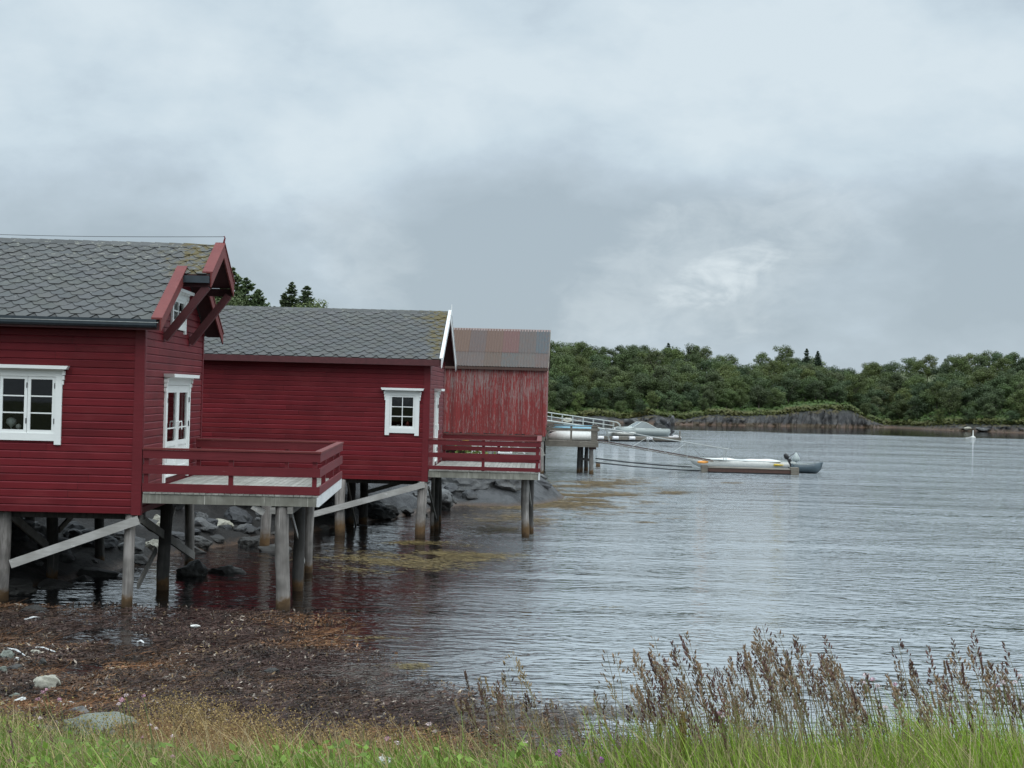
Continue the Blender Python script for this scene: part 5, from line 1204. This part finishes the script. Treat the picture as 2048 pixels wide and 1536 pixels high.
for k in range(150):
    Y = R.uniform(29.0, 66) if k < 90 else R.uniform(29, 42); sx_ = float(np.interp(Y, XSY, XSX)) - R.uniform(-.7, 3.2); sz_ = R.uniform(.10, .42) * R.uniform(.6, 1.2)
    if sx_ < -.36 * Y - 1: continue
    zn_ = 'behind the piles of the nearest boathouse' if Y < 35 else 'between the two slate-roofed boathouses' if Y < 43 else 'under the middle boathouse' if Y < 50 else 'along the shore beyond the middle boathouse'
    o = bpy.data.objects.new('shore_stone', rock_mesh('shore_stone', 300 + k, sz_ * 1.2, sz_, sz_ * .62, MAT[R.choice(('rock_dark', 'rock_dark', 'rock_grey'))], 3)); COL.objects.link(o)
    o.rotation_euler = (0, 0, R.uniform(0, 6)); o.location = (sx_, Y, max(gz(sx_, Y), -.1) + sz_ * .15); tag(o, 'dark %s stone in the rubble %s' % ('small' if sz_ < .2 else 'middling' if sz_ < .32 else 'large', zn_), 'rock', 'shore stones ' + zn_)

# ------------------------------------------------------------------ weed
def strands(C, L, w_, dirs, col, curl=.3, rs=NR, seg=2, flat=True):
    """thin ribbons: start C (n,3), length L, heading dirs (n,3)"""
    n = len(C); D = dirs / (np.linalg.norm(dirs, axis=1, keepdims=True) + 1e-9)
    up = np.array([0, 0, 1.0]); S = np.cross(D, up) if flat else rs.normal(size=(n, 3)); S /= np.linalg.norm(S, axis=1, keepdims=True) + 1e-9
    L = np.asarray(L).reshape(-1, 1) * np.ones((n, 1)); w_ = np.asarray(w_).reshape(-1, 1) * np.ones((n, 1))
    bend = rs.normal(size=(n, 3)) * curl; P = [C]; 
    for k in range(seg): P.append(P[-1] + (D + bend * k / seg) * L / seg)
    rows = []
    for k, p_ in enumerate(P):
        ww = w_ * (1 - (k / seg) ** 2 * .75) / 2; rows += [p_ - S * ww, p_ + S * ww]
    V = np.stack(rows, 1).reshape(-1, 3); m_ = 2 * (seg + 1); b0 = np.arange(n)[:, None] * m_
    F = np.concatenate([b0 + np.array([2 * k, 2 * k + 1, 2 * k + 3, 2 * k + 2])[None] for k in range(seg)], 0)
    return V, F, np.repeat(col, m_, axis=0)
rs = np.random.RandomState(9); pal = np.array([(.050, .034, .024), (.074, .046, .027), (.098, .058, .030), (.13, .070, .027), (.056, .036, .028), (.24, .21, .17), (.17, .125, .06), (.014, .010, .008)])
def beachweed(n, x0, x1, y0, y1, size, name, label, pick, thr=-.2):
    u = rs.uniform(0, 1, n); y_ = y0 + (y1 - y0) * u; x_ = x0 + (x1 - x0) * rs.uniform(0, 1, n)
    z_ = ground(x_, y_); keep = (z_ > -.16) & (z_ < .75) & (rs.uniform(0, 1, n) < sstep(z_, -.17, .0) * .97 + .03) & (rs.uniform(0, 1, n) < np.clip(1.1 + 3.5 * fbm(x_ * .6, y_ * 1.1, 47, 3) + (z_ > .05), .12, 1)) & (x_ > -.36 * y_ - 1.5) & (fbm(x_ * .45, y_ * .3, 21, 3) + (z_ > .0) * .2 > thr)
    x_, y_, z_ = x_[keep], y_[keep], z_[keep]; n = len(x_)
    tone = np.clip(fbm(x_ * .35, y_ * .35, 33, 3) * 3.4 + rs.normal(0, .16, n) + .42, 0, .999); idx = (tone * 8).astype(int); rnd_ = rs.uniform(0, 1, n)
    order = np.array(pick)[idx]; order = np.where(rnd_ < .22, 7, order); order = np.where((rnd_ > .90), np.where(rnd_ > .945, 5, 6), order)
    clump = np.clip(.9 + 2.6 * fbm(x_ * 1.6, y_ * 1.6, 35), .3, 1.8)[:, None]; col = pal[order] * rs.uniform(.65, 1.4, (n, 1)) * clump
    V, F = quads(np.stack([x_, y_, np.maximum(z_, -.045) + rs.uniform(-.01, .055, n) * (1 + fbm(x_ * 3, y_ * 3, 36) * 2)], 1), np.array([0, -.35, 1.0]) + rs.normal(0, .55, (n, 3)), size * rs.uniform(.3, 1.3, n), 1.0 + rs.uniform(0, 2.4, (n, 1)), rs)
    tag(np_mesh(name, V, F, MAT['weed'], cols=np.repeat(col, 4, axis=0)), label, 'seaweed', None, 'stuff')
beachweed(360000, -11, 3.5, 15.5, 28.5, .017, 'seaweed', 'brown seaweed heaped along the beach in front of the boathouses', [4, 0, 4, 1, 0, 2, 3, 3])
n = 70000; y_ = rs.uniform(15.5, 28, n); x_ = rs.uniform(-11, 2.5, n); z_ = ground(x_, y_); k_ = (z_ > -.13) & (z_ < .6) & (rs.uniform(0, 1, n) < sstep(z_, -.14, -.02)) & (fbm(x_ * .45, y_ * .3, 21, 3) + (z_ > .0) * .2 > -.2)
x_, y_, z_ = x_[k_], y_[k_], z_[k_]; n = len(x_); a = rs.normal(0, .5, n); dirs_ = np.stack([np.cos(a), np.sin(a), rs.normal(.02, .12, n)], 1)
tn_ = np.clip(fbm(x_ * .35, y_ * .35, 33, 3) * 3.4 + rs.normal(0, .2, n) + .42, 0, .999); col_ = pal[np.array([4, 0, 4, 1, 0, 2, 3, 3])[(tn_ * 8).astype(int)]] * rs.uniform(.5, 2.0, (n, 1))
V_, F_, c_ = strands(np.stack([x_, y_, np.maximum(z_, -.02) + rs.uniform(.0, .045, n)], 1), rs.uniform(.10, .34, n), rs.uniform(.006, .013, n), dirs_, col_, .45, rs, 3, False)
tag(np_mesh('tangled_wrack', V_, F_, MAT['weed'], cols=c_), 'tangled brown wrack strands drawn out along the wet beach', 'seaweed', None, 'stuff')
def float_patch(name, label, spots, n, cols_, size=.16, seed=4):
    rs = np.random.RandomState(seed); P_ = []; D_ = []
    for (px, py, wpx, hpx, k) in spots:
        m_ = int(n * k); a = rs.normal(0, .42, (m_, 2))
        for ax, ay in a:
            q = atz(px + ax * wpx / 2, py + ay * hpx / 2, .004)
            P_.append((q.x, q.y, rs.uniform(-.004, .014)))
    P_ = np.array(P_); k = rs.uniform(0, 1, len(P_)) < sstep(fbm(P_[:, 0] * .7, P_[:, 1] * .8, 13, 4), -.16, .20) ** 1.3; P_ = P_[k]; n = len(P_)
    a = rs.normal(-.35, .35, n); d = np.stack([np.cos(a), np.sin(a), rs.normal(0, .02, n)], 1); sc_ = P_[:, 1] / 45
    col = np.array(cols_)[rs.randint(0, len(cols_), n)] * rs.uniform(.6, 1.3, (n, 1))
    V, F, c = strands(P_, size * rs.uniform(.5, 1.5, n) * sc_, .035 * sc_ * rs.uniform(.6, 1.4, n), d, col, .15, rs)
    tag(np_mesh(name, V, F, MAT['weed'], cols=c), label, 'seaweed', None, 'stuff')
YEL = [(.17, .125, .048), (.12, .088, .032), (.075, .055, .022), (.22, .175, .075)]
float_patch('floating_weed', 'yellow-brown weed floating in a band off the far terrace and pier', [(1120, 985, 300, 40, .25), (1170, 1000, 340, 30, .2), (1200, 965, 260, 26, .15), (1060, 1010, 240, 22, .12), (1330, 985, 120, 10, .04), (1240, 1026, 160, 10, .04), (1030, 1005, 200, 16, .08), (1290, 1045, 60, 8, .01), (1355, 1035, 90, 6, .015), (1460, 966, 60, 5, .01), (1120, 1000, 300, 60, .9), (1010, 1040, 200, 30, .2), (1060, 985, 180, 40, .5), (1200, 985, 260, 50, .35)], 14000, YEL, .26)
float_patch('floating_weed', 'ochre weed patches floating between the piles of the middle boathouse', [(870, 1105, 240, 30, .45), (960, 1112, 160, 14, .2), (720, 1138, 110, 16, .15), (830, 1085, 140, 10, .1), (800, 1120, 420, 50, .7), (900, 1110, 260, 36, .5), (1000, 1060, 160, 24, .2)], 6500, YEL, .20, 6)
float_patch('floating_weed', 'small yellow weed mats floating near the grassy bank', [(740, 1276, 160, 12, .5), (820, 1332, 90, 14, .3)], 1700, YEL, .14, 8)
float_patch('floating_weed', 'single thin strip of olive weed floating out on the open water', [(1230, 1216, 70, 7, 1)], 160, YEL, .12, 12)
KB = [(.10, .085, .075), (.07, .055, .05), (.15, .13, .12), (.05, .04, .035), (.17, .15, .13)]
float_patch('kelp_bed', 'grey-brown kelp breaking the surface behind the tall grass', [(760, 1400, 420, 60, .22), (950, 1440, 420, 70, .30), (1130, 1480, 420, 70, .28), (1300, 1510, 380, 40, .15), (700, 1350, 300, 50, .1), (1150, 1440, 420, 80, .5), (1250, 1490, 400, 60, .4)], 45000, KB, .15, 14)

# ------------------------------------------------------------------ grass of the near bank
def blades(n, xr, yr, hfun, colf, name, label, seed, mat='grass', w_=(.003, .007), lean=(-.18, 0), cat='grass', dens=None, seg=3, lsd=.28):
    rs = np.random.RandomState(seed); y_ = rs.uniform(yr[0], yr[1], n); x_ = rs.uniform(xr[0], xr[1], n)
    k = (np.abs(x_) < .37 * y_ + .4)
    if dens is not None: k &= rs.uniform(0, 1, n) < dens(x_, y_)
    x_, y_ = x_[k], y_[k]; n = len(x_); z_ = ground(x_, y_) - .01; h = hfun(x_, y_, rs)
    d = np.stack([rs.normal(lean[0], lsd, n), rs.normal(lean[1], lsd, n), np.ones(n)], 1); col = colf(x_, y_, rs)
    C = np.stack([x_, y_, z_], 1); D = d / np.linalg.norm(d, axis=1, keepdims=True)
    a = rs.uniform(-1, 1, n) * .9; S = np.stack([np.cos(a), np.sin(a), np.zeros(n)], 1); W = (rs.uniform(w_[0], w_[1], n) * y_ / 7)[:, None]
    bend = np.stack([rs.normal(lean[0] * 1.5, .35, n), rs.normal(0, .3, n), -np.abs(rs.normal(.2, .25, n))], 1)
    rows = []
    for j in range(seg + 1):
        f_ = j / seg; p_ = C + (D * f_ + bend * f_ * f_ * .6) * h[:, None]; ww = W * (1 - f_ ** 1.5 * .9) / 2; rows += [p_ - S * ww, p_ + S * ww]
    V = np.stack(rows, 1).reshape(-1, 3); m_ = 2 * (seg + 1); b0 = np.arange(n)[:, None] * m_
    F = np.concatenate([b0 + np.array([2 * j, 2 * j + 1, 2 * j + 3, 2 * j + 2])[None] for j in range(seg)], 0)
    tag(np_mesh(name, V, F, MAT[mat], cols=np.repeat(col, m_, axis=0)), label, cat, None, 'stuff')
def gcol(x, y, rs, a=(.105, .18, .018), b=(.24, .315, .06), c=(.32, .27, .11), pc=.09):
    n = len(x); t_ = rs.uniform(0, 1, (n, 1)); col = np.array(a) * (1 - t_) + np.array(b) * t_; dry = rs.uniform(0, 1, n) < pc + .10 * (fbm(x, y, 7) > .05)
    col[dry] = np.array(c) * rs.uniform(.6, 1.2, (dry.sum(), 1)); return col * (.62 + .76 * (fbm(x * 2.2, y * 2.2, 9) + .5))[:, None] * rs.uniform(.6, 1.35, (n, 1))
# the green edge: high at both ends of the frame, low in the middle
def edge(x, y):  # 1 where grass grows
    u = x / y
    far_lim = np.interp(u, [-.37, -.33, -.30, -.24, -.15, -.06, 0, .08, .2, .37], [17.5, 14.8, 12.8, 12.6, 11.6, 9.6, 8.0, 8.6, 9.4, 10.0]); return sstep(far_lim - y, -.3, .9)
blades(120000, (-7, 4.5), (5.4, 17), lambda x, y, rs: rs.uniform(.07, .27, len(x)) * np.where(x > 0, 1.2, 1.0) * np.clip(1 + 1.1 * fbm(x * 3, y * 3, 16), .5, 1.6) * (1 + .5 * fbm(x * 2, y * 2, 6)), gcol, 'lawn_grass', 'fresh green grass along the bottom of the bank', 41, dens=edge, w_=(.004, .013), lsd=.45)
blades(26000, (.2, 3.6), (5.6, 8.6), lambda x, y, rs: rs.uniform(.16, .44, len(x)) * np.clip(1 + 1.2 * fbm(x * 1.5, y * 1.5, 26), .5, 1.4), lambda x, y, rs: gcol(x, y, rs, (.15, .26, .016), (.31, .41, .07), (.44, .38, .20), .24), 'long_grass', 'longer green blades under the tall seed heads on the right', 42, dens=lambda x, y: sstep(x / y, .04, .22) * edge(x, y), w_=(.004, .011), lean=(-.08, 0), lsd=.24)
blades(90000, (-5.5, 1.6), (7, 17), lambda x, y, rs: rs.uniform(.14, .34, len(x)), lambda x, y, rs: np.array([(.26, .17, .075)]) * rs.uniform(.5, 1.35, (len(x), 1)) * np.array([1, rs.uniform(.9, 1.1), 1]), 'bent_grass', 'fluffy tan brown bent grass above the green turf', 43, mat='dry', w_=(.002, .004), lean=(-.15, 0), lsd=.4,
       dens=lambda x, y: sstep(x / y, -.28, -.20) * sstep(-x / y, -.01, .05) * sstep(y, 7.5, 9) * sstep(-y, -16.2 - 4 * np.minimum(x / y + .1, 0), -14.5) * (.45 + .55 * (fbm(x * .9, y * .9, 3) > -.05)))
rs = np.random.RandomState(77); n = 16000; y_ = rs.uniform(5.6, 15, n); x_ = rs.uniform(-6, 4, n); k_ = (rs.uniform(0, 1, n) < edge(x_, y_) * (fbm(x_ * 1.5, y_ * 1.5, 78) > .0)) & (np.abs(x_) < .37 * y_ + .3); x_, y_ = x_[k_], y_[k_]; n = len(x_)
V_, F_ = quads(np.stack([x_, y_, ground(x_, y_) + rs.uniform(.02, .20, n)], 1), np.array([0, -.5, .8]) + rs.normal(0, .5, (n, 3)), rs.uniform(.008, .024, n) * (y_ / 8), 1.5, rs)
tag(np_mesh('meadow_leaves', V_, F_, MAT['grass'], cols=np.repeat(np.array([(.13, .22, .035)]) * rs.uniform(.55, 1.5, (n, 1)) * np.array([1, 1, 1]), 4, axis=0)), 'broad green leaves mixed into the turf', 'leaves', None, 'stuff')
blades(11000, (-6, 3.8), (5.6, 14), lambda x, y, rs: rs.uniform(.2, .5, len(x)), lambda x, y, rs: np.array([(.36, .29, .16)]) * rs.uniform(.5, 1.3, (len(x), 1)), 'dead_straw', 'pale dead straws leaning through the turf', 79, mat='dry', dens=edge, w_=(.003, .006), lean=(-.2, 0), lsd=.55)
# fine seed sprays of the bent grass
def sprays(n, xr, yr, hr, dens, col, name, label, seed, sz=.006, spread=.07):
    rs = np.random.RandomState(seed); y_ = rs.uniform(*yr, n); x_ = rs.uniform(*xr, n); k = (rs.uniform(0, 1, n) < dens(x_, y_)) & (np.abs(x_) < .37 * y_ + .3)
    x_, y_ = x_[k], y_[k]; n = len(x_); z_ = ground(x_, y_) + rs.uniform(*hr, n); m_ = 14
    C = np.repeat(np.stack([x_, y_, z_], 1), m_, 0) + rs.normal(0, 1, (n * m_, 3)) * np.array([spread * .6, spread * .6, spread])
    V, F = quads(C, rs.normal(size=(n * m_, 3)), sz * rs.uniform(.6, 1.5, n * m_) * np.repeat(y_, m_) / 8, .6, rs)
    cc = np.array(col) * rs.uniform(.5, 1.4, (n * m_, 1)); tag(np_mesh(name, V, F, MAT['dry'], cols=np.repeat(cc, 4, axis=0)), label, 'grass', None, 'stuff')
sprays(7000, (-5.0, 1.2), (7.5, 16), (.14, .36), lambda x, y: sstep(x / y, -.28, -.2) * sstep(-x / y, .0, .06) * (.3 + .7 * (fbm(x, y, 3) > -.05)), (.30, .195, .09), 'grass_sprays', 'airy tan seed sprays of the bent grass', 51)
sprays(700, (-4.6, -1.8), (9, 13.5), (.10, .28), lambda x, y: sstep(-x / y, .22, .26), (.24, .22, .07), 'grass_sprays', 'yellow-green seed sprays near the pink flowers on the left', 52)
sprays(900, (.6, 3.4), (6, 8.5), (.15, .5), lambda x, y: sstep(x / y, .10, .2), (.30, .26, .2), 'grass_sprays', 'pale fuzzy seed sprays between the tall stalks on the right', 53, .004, .05)
# tall seed grass with dark panicles, built stalk by stalk into one clump
def seed_grass(stalks, name, label, seed, hcol=(.115, .066, .052)):
    rr = random.Random(seed); M = MB(); st = (.27, .24, .13)
    for (px, py, Y, sz) in stalks:
        tip = at(px, py, Y); g_ = gz(tip.x + .12, Y); h = tip.z - g_
        if h < .12: continue
        base_ = Vector((tip.x + h * rr.uniform(.02, .36), Y + rr.uniform(-.1, .1), g_ - .02)); mid = base_.lerp(tip, .55) + Vector((h * .05, 0, 0)); g = rr.uniform(.7, 1.3)
        pts = [base_, base_.lerp(mid, .5) + Vector((.012 * h, 0, 0)), mid, mid.lerp(tip, .5) + Vector((h * .018, 0, 0)), tip]
        M.tube(pts, [.0027, .0024, .0020, .0016, .0009], 3, (st[0] * g, st[1] * g, st[2] * g), caps=False)
        style = rr.random(); ok_ = 2.3 if style < .2 else .3 if style > .84 else 1.0
        ns = int((.6 if style < .2 else 1.3 if style > .84 else 1) * (7 + 10 * sz + rr.random() * 5)); ax = (tip - mid).normalized(); PL = .13 * sz * rr.uniform(.7, 1.3)
        gg_ = rr.uniform(.55, 1.5); hc_ = tuple(v * gg_ for v in hcol)
        if rr.random() < .55: hc_ = (.24 * g, .175 * g, .105 * g)
        for k in range(ns):
            f_ = (k + rr.random()) / ns; c = tip - ax * PL * f_; side = rr.choice((-1, 1)); out = (.004 + .024 * f_ * rr.random() ** .8) * sz * ok_
            c = c + Vector((side * out, rr.uniform(-.5, .5) * out, rr.uniform(-.2, .6) * out))
            L = rr.uniform(.007, .013) * (.8 + sz * .4); r_ = L * rr.uniform(.28, .42); d = (ax + Vector((side * .5, rr.uniform(-.4, .4), rr.uniform(-.1, .3)))).normalized(); s1 = d.orthogonal().normalized(); s2 = d.cross(s1)
            g2 = rr.uniform(.7, 1.35); M.add([c - d * L, c + s1 * r_, c + s2 * r_, c - s1 * r_, c - s2 * r_, c + d * L], [(0, 2, 1), (0, 3, 2), (0, 4, 3), (0, 1, 4), (5, 1, 2), (5, 2, 3), (5, 3, 4), (5, 4, 1)], tuple(v * g2 for v in hc_))
            if f_ > .35 and rr.random() < .5: M.tube([tip - ax * PL * min(1, f_ + .12), c], .0007, 3, (st[0], st[1], st[2]), caps=False)
    tag(M.build(name, MAT['dry'], None, fix=False), label, 'grass', None, 'stuff')
S1 = []; rr = random.Random(88)
top_line = lambda px: np.interp(px, [900, 1000, 1020, 1060, 1180, 1230, 1320, 1370, 1430, 1480, 1520, 1560, 1640, 1700, 1740, 1790, 1850, 1900, 1950, 2010, 2048], [1400, 1330, 1310, 1400, 1390, 1310, 1280, 1270, 1330, 1290, 1255, 1270, 1280, 1330, 1340, 1290, 1330, 1290, 1275, 1300, 1310])
for k in range(390):
    px = rr.choice((rr.uniform(1200, 2070), rr.uniform(1440, 1760), rr.uniform(1460, 1730), rr.uniform(1780, 2060), rr.uniform(1250, 1480)))
    py = top_line(px) + abs(rr.gauss(0, 85)) + rr.uniform(0, 30); S1.append((px, py, rr.uniform(6.2, 7.6), rr.uniform(.45, 1.05)))
for (px, py) in ((1510, 1255), (1525, 1250), (1555, 1262), (1590, 1270), (1648, 1272), (1372, 1266), (1360, 1270), (1308, 1272), (1270, 1300), (1212, 1300), (1230, 1305), (1795, 1280), (1905, 1278), (1945, 1262), (2008, 1285), (1488, 1290), (1855, 1290)): S1.append((px, py, 6.6, 1.05))
S2 = [(rr.uniform(900, 1230), 0, rr.uniform(6.6, 8.2), rr.uniform(.5, 1.0)) for k in range(60)]
S2 = [(a, top_line(a) + abs(rr.gauss(0, 60)), c, d) for a, b, c, d in S2] + [(1020, 1302, 7.4, 1.1), (1035, 1320, 7.2, 1.0), (930, 1342, 7.4, .9), (958, 1355, 7.4, .8), (990, 1368, 7.2, .8), (1012, 1330, 7.3, 1.0), (1045, 1345, 7.1, .9)]
S3 = [(rr.uniform(0, 900), rr.uniform(1440, 1500), rr.uniform(7.2, 9), rr.uniform(.3, .6)) for k in range(26)]
seed_grass(S1, 'seed_grass', 'dense tall grass with dark purple-brown seed heads at the lower right', 61)
seed_grass(S2, 'seed_grass', 'sparse tall seed grass in front of the grey kelp at bottom centre', 62, (.12, .07, .055))
seed_grass(S3, 'seed_grass', 'short thin seed grass standing in the green turf at the lower left', 63, (.15, .10, .06))
# single flowers
simple('petal_pink', (.62, .34, .44), .7, nscale=40, var=.45); simple('petal_pale', (.74, .60, .62), .7, nscale=40, var=.3); simple('petal_purple', (.36, .09, .40), .7, nscale=40, var=.4); simple('stem', (.12, .14, .04), .7); simple('dock_green', (.25, .27, .06), .7, nscale=60, var=.4); simple('dock_brown', (.24, .16, .05), .7, nscale=60, var=.4); simple('brownhead', (.12, .055, .06), .8, nscale=60, var=.5)
def flower(px, py, Y, r, mat, label, kind='flower', group=None, stemmat='stem', flat=.7, n=46, seed=0, hl=None):
    tip = at(px, py, Y); g_ = gz(tip.x, Y); hh = tip.z - g_
    if hh < .04: tip.z = g_ + .08; hh = .08
    bx = hh * .16; e = empty('wild_flower', (tip.x + bx, Y, g_ - .01)); rs = np.random.RandomState(seed + int(px))
    M = MB(); M.tube([(0, 0, 0), (-bx * .35, 0, hh * .55), (-bx, 0, hh)], [.0035, .003, .002], 5); M.build('stem', MAT[stemmat], e)
    M = MB()
    for s in (-1, 1): M.add([(-bx * .2, 0, hh * .4), (s * r * 1.6 - bx * .2, .01, hh * .46), (s * r * 2.6 - bx * .2, 0, hh * .42), (s * r * 1.5 - bx * .2, -.01, hh * .40)], [(0, 1, 2, 3)])
    M.build('leaf', MAT[stemmat], e, fix=False)
    d = rs.normal(size=(n, 3)); d /= np.linalg.norm(d, axis=1, keepdims=True); d[:, 2] = d[:, 2] * flat
    if hl: d[:, 2] = np.abs(d[:, 2]) * hl; d[:, :2] *= .5 + d[:, 2:3] / hl * .7
    C = d * r * rs.uniform(.55, 1.1, (n, 1)) + np.array([-bx, 0, hh + r * .3])
    V, F = quads(C, d + rs.normal(0, .4, (n, 3)), r * .26 * rs.uniform(.7, 1.2, n), .8, rs); np_mesh('flower_head', V, F, MAT[mat], e)
    return tag(e, label, 'flower', group)
for k, (px, py, r, mt, Y) in enumerate(((86, 1383, .020, 'petal_pink', 9.5), (76, 1396, .017, 'petal_pink', 9.3), (119, 1397, .016, 'petal_pink', 9.4), (93, 1377, .013, 'petal_pink', 9.5))):
    flower(px, py, Y, r, mt, ['round pink flower cluster below the yellowish boulder, largest of four', 'pink flower cluster just left of the flat pale slab, lowest of four', 'lone pink flower above the middle of the flat pale slab', 'small pink flower touching the foot of the yellowish boulder'][k])
pale = [(244, 1398, .020), (252, 1388, .014), (238, 1406, .016), (287, 1389, .012), (80, 1434, .014), (312, 1455, .015), (285, 1472, .013), (300, 1447, .013), (345, 1470, .013), (345, 1510, .012), (858, 1447, .016), (870, 1460, .012), (775, 1476, .020), (795, 1484, .018), (1050, 1482, .014), (1100, 1498, .010), (1360, 1475, .012), (1368, 1490, .010), (1438, 1424, .014), (1445, 1430, .010), (1732, 1348, .018), (1745, 1356, .016), (1728, 1362, .014), (1755, 1368, .013), (1790, 1366, .014), (1770, 1412, .014), (2005, 1362, .016), (1995, 1368, .012), (2040, 1350, .016), (2030, 1362, .014)]
for k, (px, py, r) in enumerate(pale):
    if px < 900: reg = 'in the brown and green grass at lower left'
    elif px < 1500: reg = 'between the sparse stalks at bottom centre'
    elif px < 1850: reg = 'among the dense dark seed heads'
    else: reg = 'at the right end of the tall grass'
    flower(px, py, R.uniform(7.2, 8.6) if px < 900 else R.uniform(6.3, 7.2), r * .95, 'petal_pale' if k % 3 else 'petal_pink', 'small pale pink flower cluster ' + reg, group='pale flowers ' + reg)
flower(768, 1522, 6.9, .034, 'bird_white', 'large white ball-shaped flower at the bottom edge', n=90)
flower(1117, 1510, 6.7, .026, 'petal_purple', 'purple thistle flower, left of the two purple ones', hl=1.5, n=70); flower(1202, 1522, 6.6, .024, 'petal_purple', 'purple thistle flower, right and lower of the two purple ones', hl=1.4, n=70)
for (px, py, Y, lb) in ((20, 1464, 7.3, 'dark plum seed head on a stout stem at the far left'), (1592, 1415, 6.6, 'round dark brown seed head in the middle of the dense grass')):
    flower(px, py, Y, .018, 'brownhead', lb, stemmat='brownhead', n=80, hl=1.6)
for (px, py, s_) in ((1320, 1440, .9), (1366, 1428, 1.1)):
    Y = 6.5; tip = at(px, py, Y); g_ = gz(tip.x, Y); M = MB(); hh = tip.z - g_; rr = random.Random(px)
    e = empty('sorrel', (tip.x, Y, g_)); M.tube([(0.02, 0, 0), (0, 0, hh)], .003, 5); M.build('stem', MAT['stem'], e); M = MB()
    for k in range(90):
        f_ = rr.random(); M.box(*sorted((rr.uniform(-.016, .016) * s_, rr.uniform(-.016, .016) * s_)), rr.uniform(-.014, -.002), rr.uniform(.002, .014), hh * (.45 + .55 * f_), hh * (.45 + .55 * f_) + .012)
    M.build('seed_spike', MAT['dock_green' if px < 1340 else 'dock_brown'], e); tag(e, '%s dock spike in the tall grass' % ('short yellow-green' if px < 1340 else 'taller ochre brown'), 'plant')
# washed-up sticks on the weed
for k, (a_, b_) in enumerate((((48, 1244), (86, 1241)), ((98, 1253), (120, 1252)), ((15, 1302), (50, 1318)), ((275, 1289), (288, 1292)), ((60, 1300), (110, 1310)))):
    A = onground(*a_); B = onground(*b_); A.z += .04; B.z += .05; M = MB(); M.tube([A, A.lerp(B, .5) + Vector((0, 0, .03)), B], [.015, .018, .010], 6)
    o = M.build('driftwood', MAT['white_worn' if k != 1 else 'brace_wood']); tag(o, ['long pale stick lying on the weed below the nearest boathouse', 'short pale stick right of the long one', 'thin bent stick beside the greenish rock', 'tiny white splinter out on the brown weed', 'twig crossing above the small wedge stone'][k], 'stick')
q = atz(391, 1258); lump('rag', 'bird_white', Vector((q.x, q.y, .05)), .09, .06, .04, 22, 'crumpled white scrap floating on the weed', 'scrap')
# green plants seen past the far terrace
e = empty('leafy_plant', tuple(at(935, 912, 69))); rs = np.random.RandomState(3); C = rs.normal(0, 1, (260, 3)) * np.array([.45, .3, .16]) + np.array([0, 0, .12]); V, F = quads(C, rs.normal(size=(260, 3)), rs.uniform(.04, .10, 260), 1, rs)
np_mesh('foliage', V, F, MAT['leaf'], e, np.repeat(np.array([(.14, .20, .05)]) * rs.uniform(.6, 1.3, (260, 1)), 4, axis=0)); M = MB(); M.tube([(0, 0, -.6), (0, 0, .1)], .03, 5); M.build('stem', MAT['stem'], e); tag(e, 'low green plant growing beside the dark half barrel', 'plant')
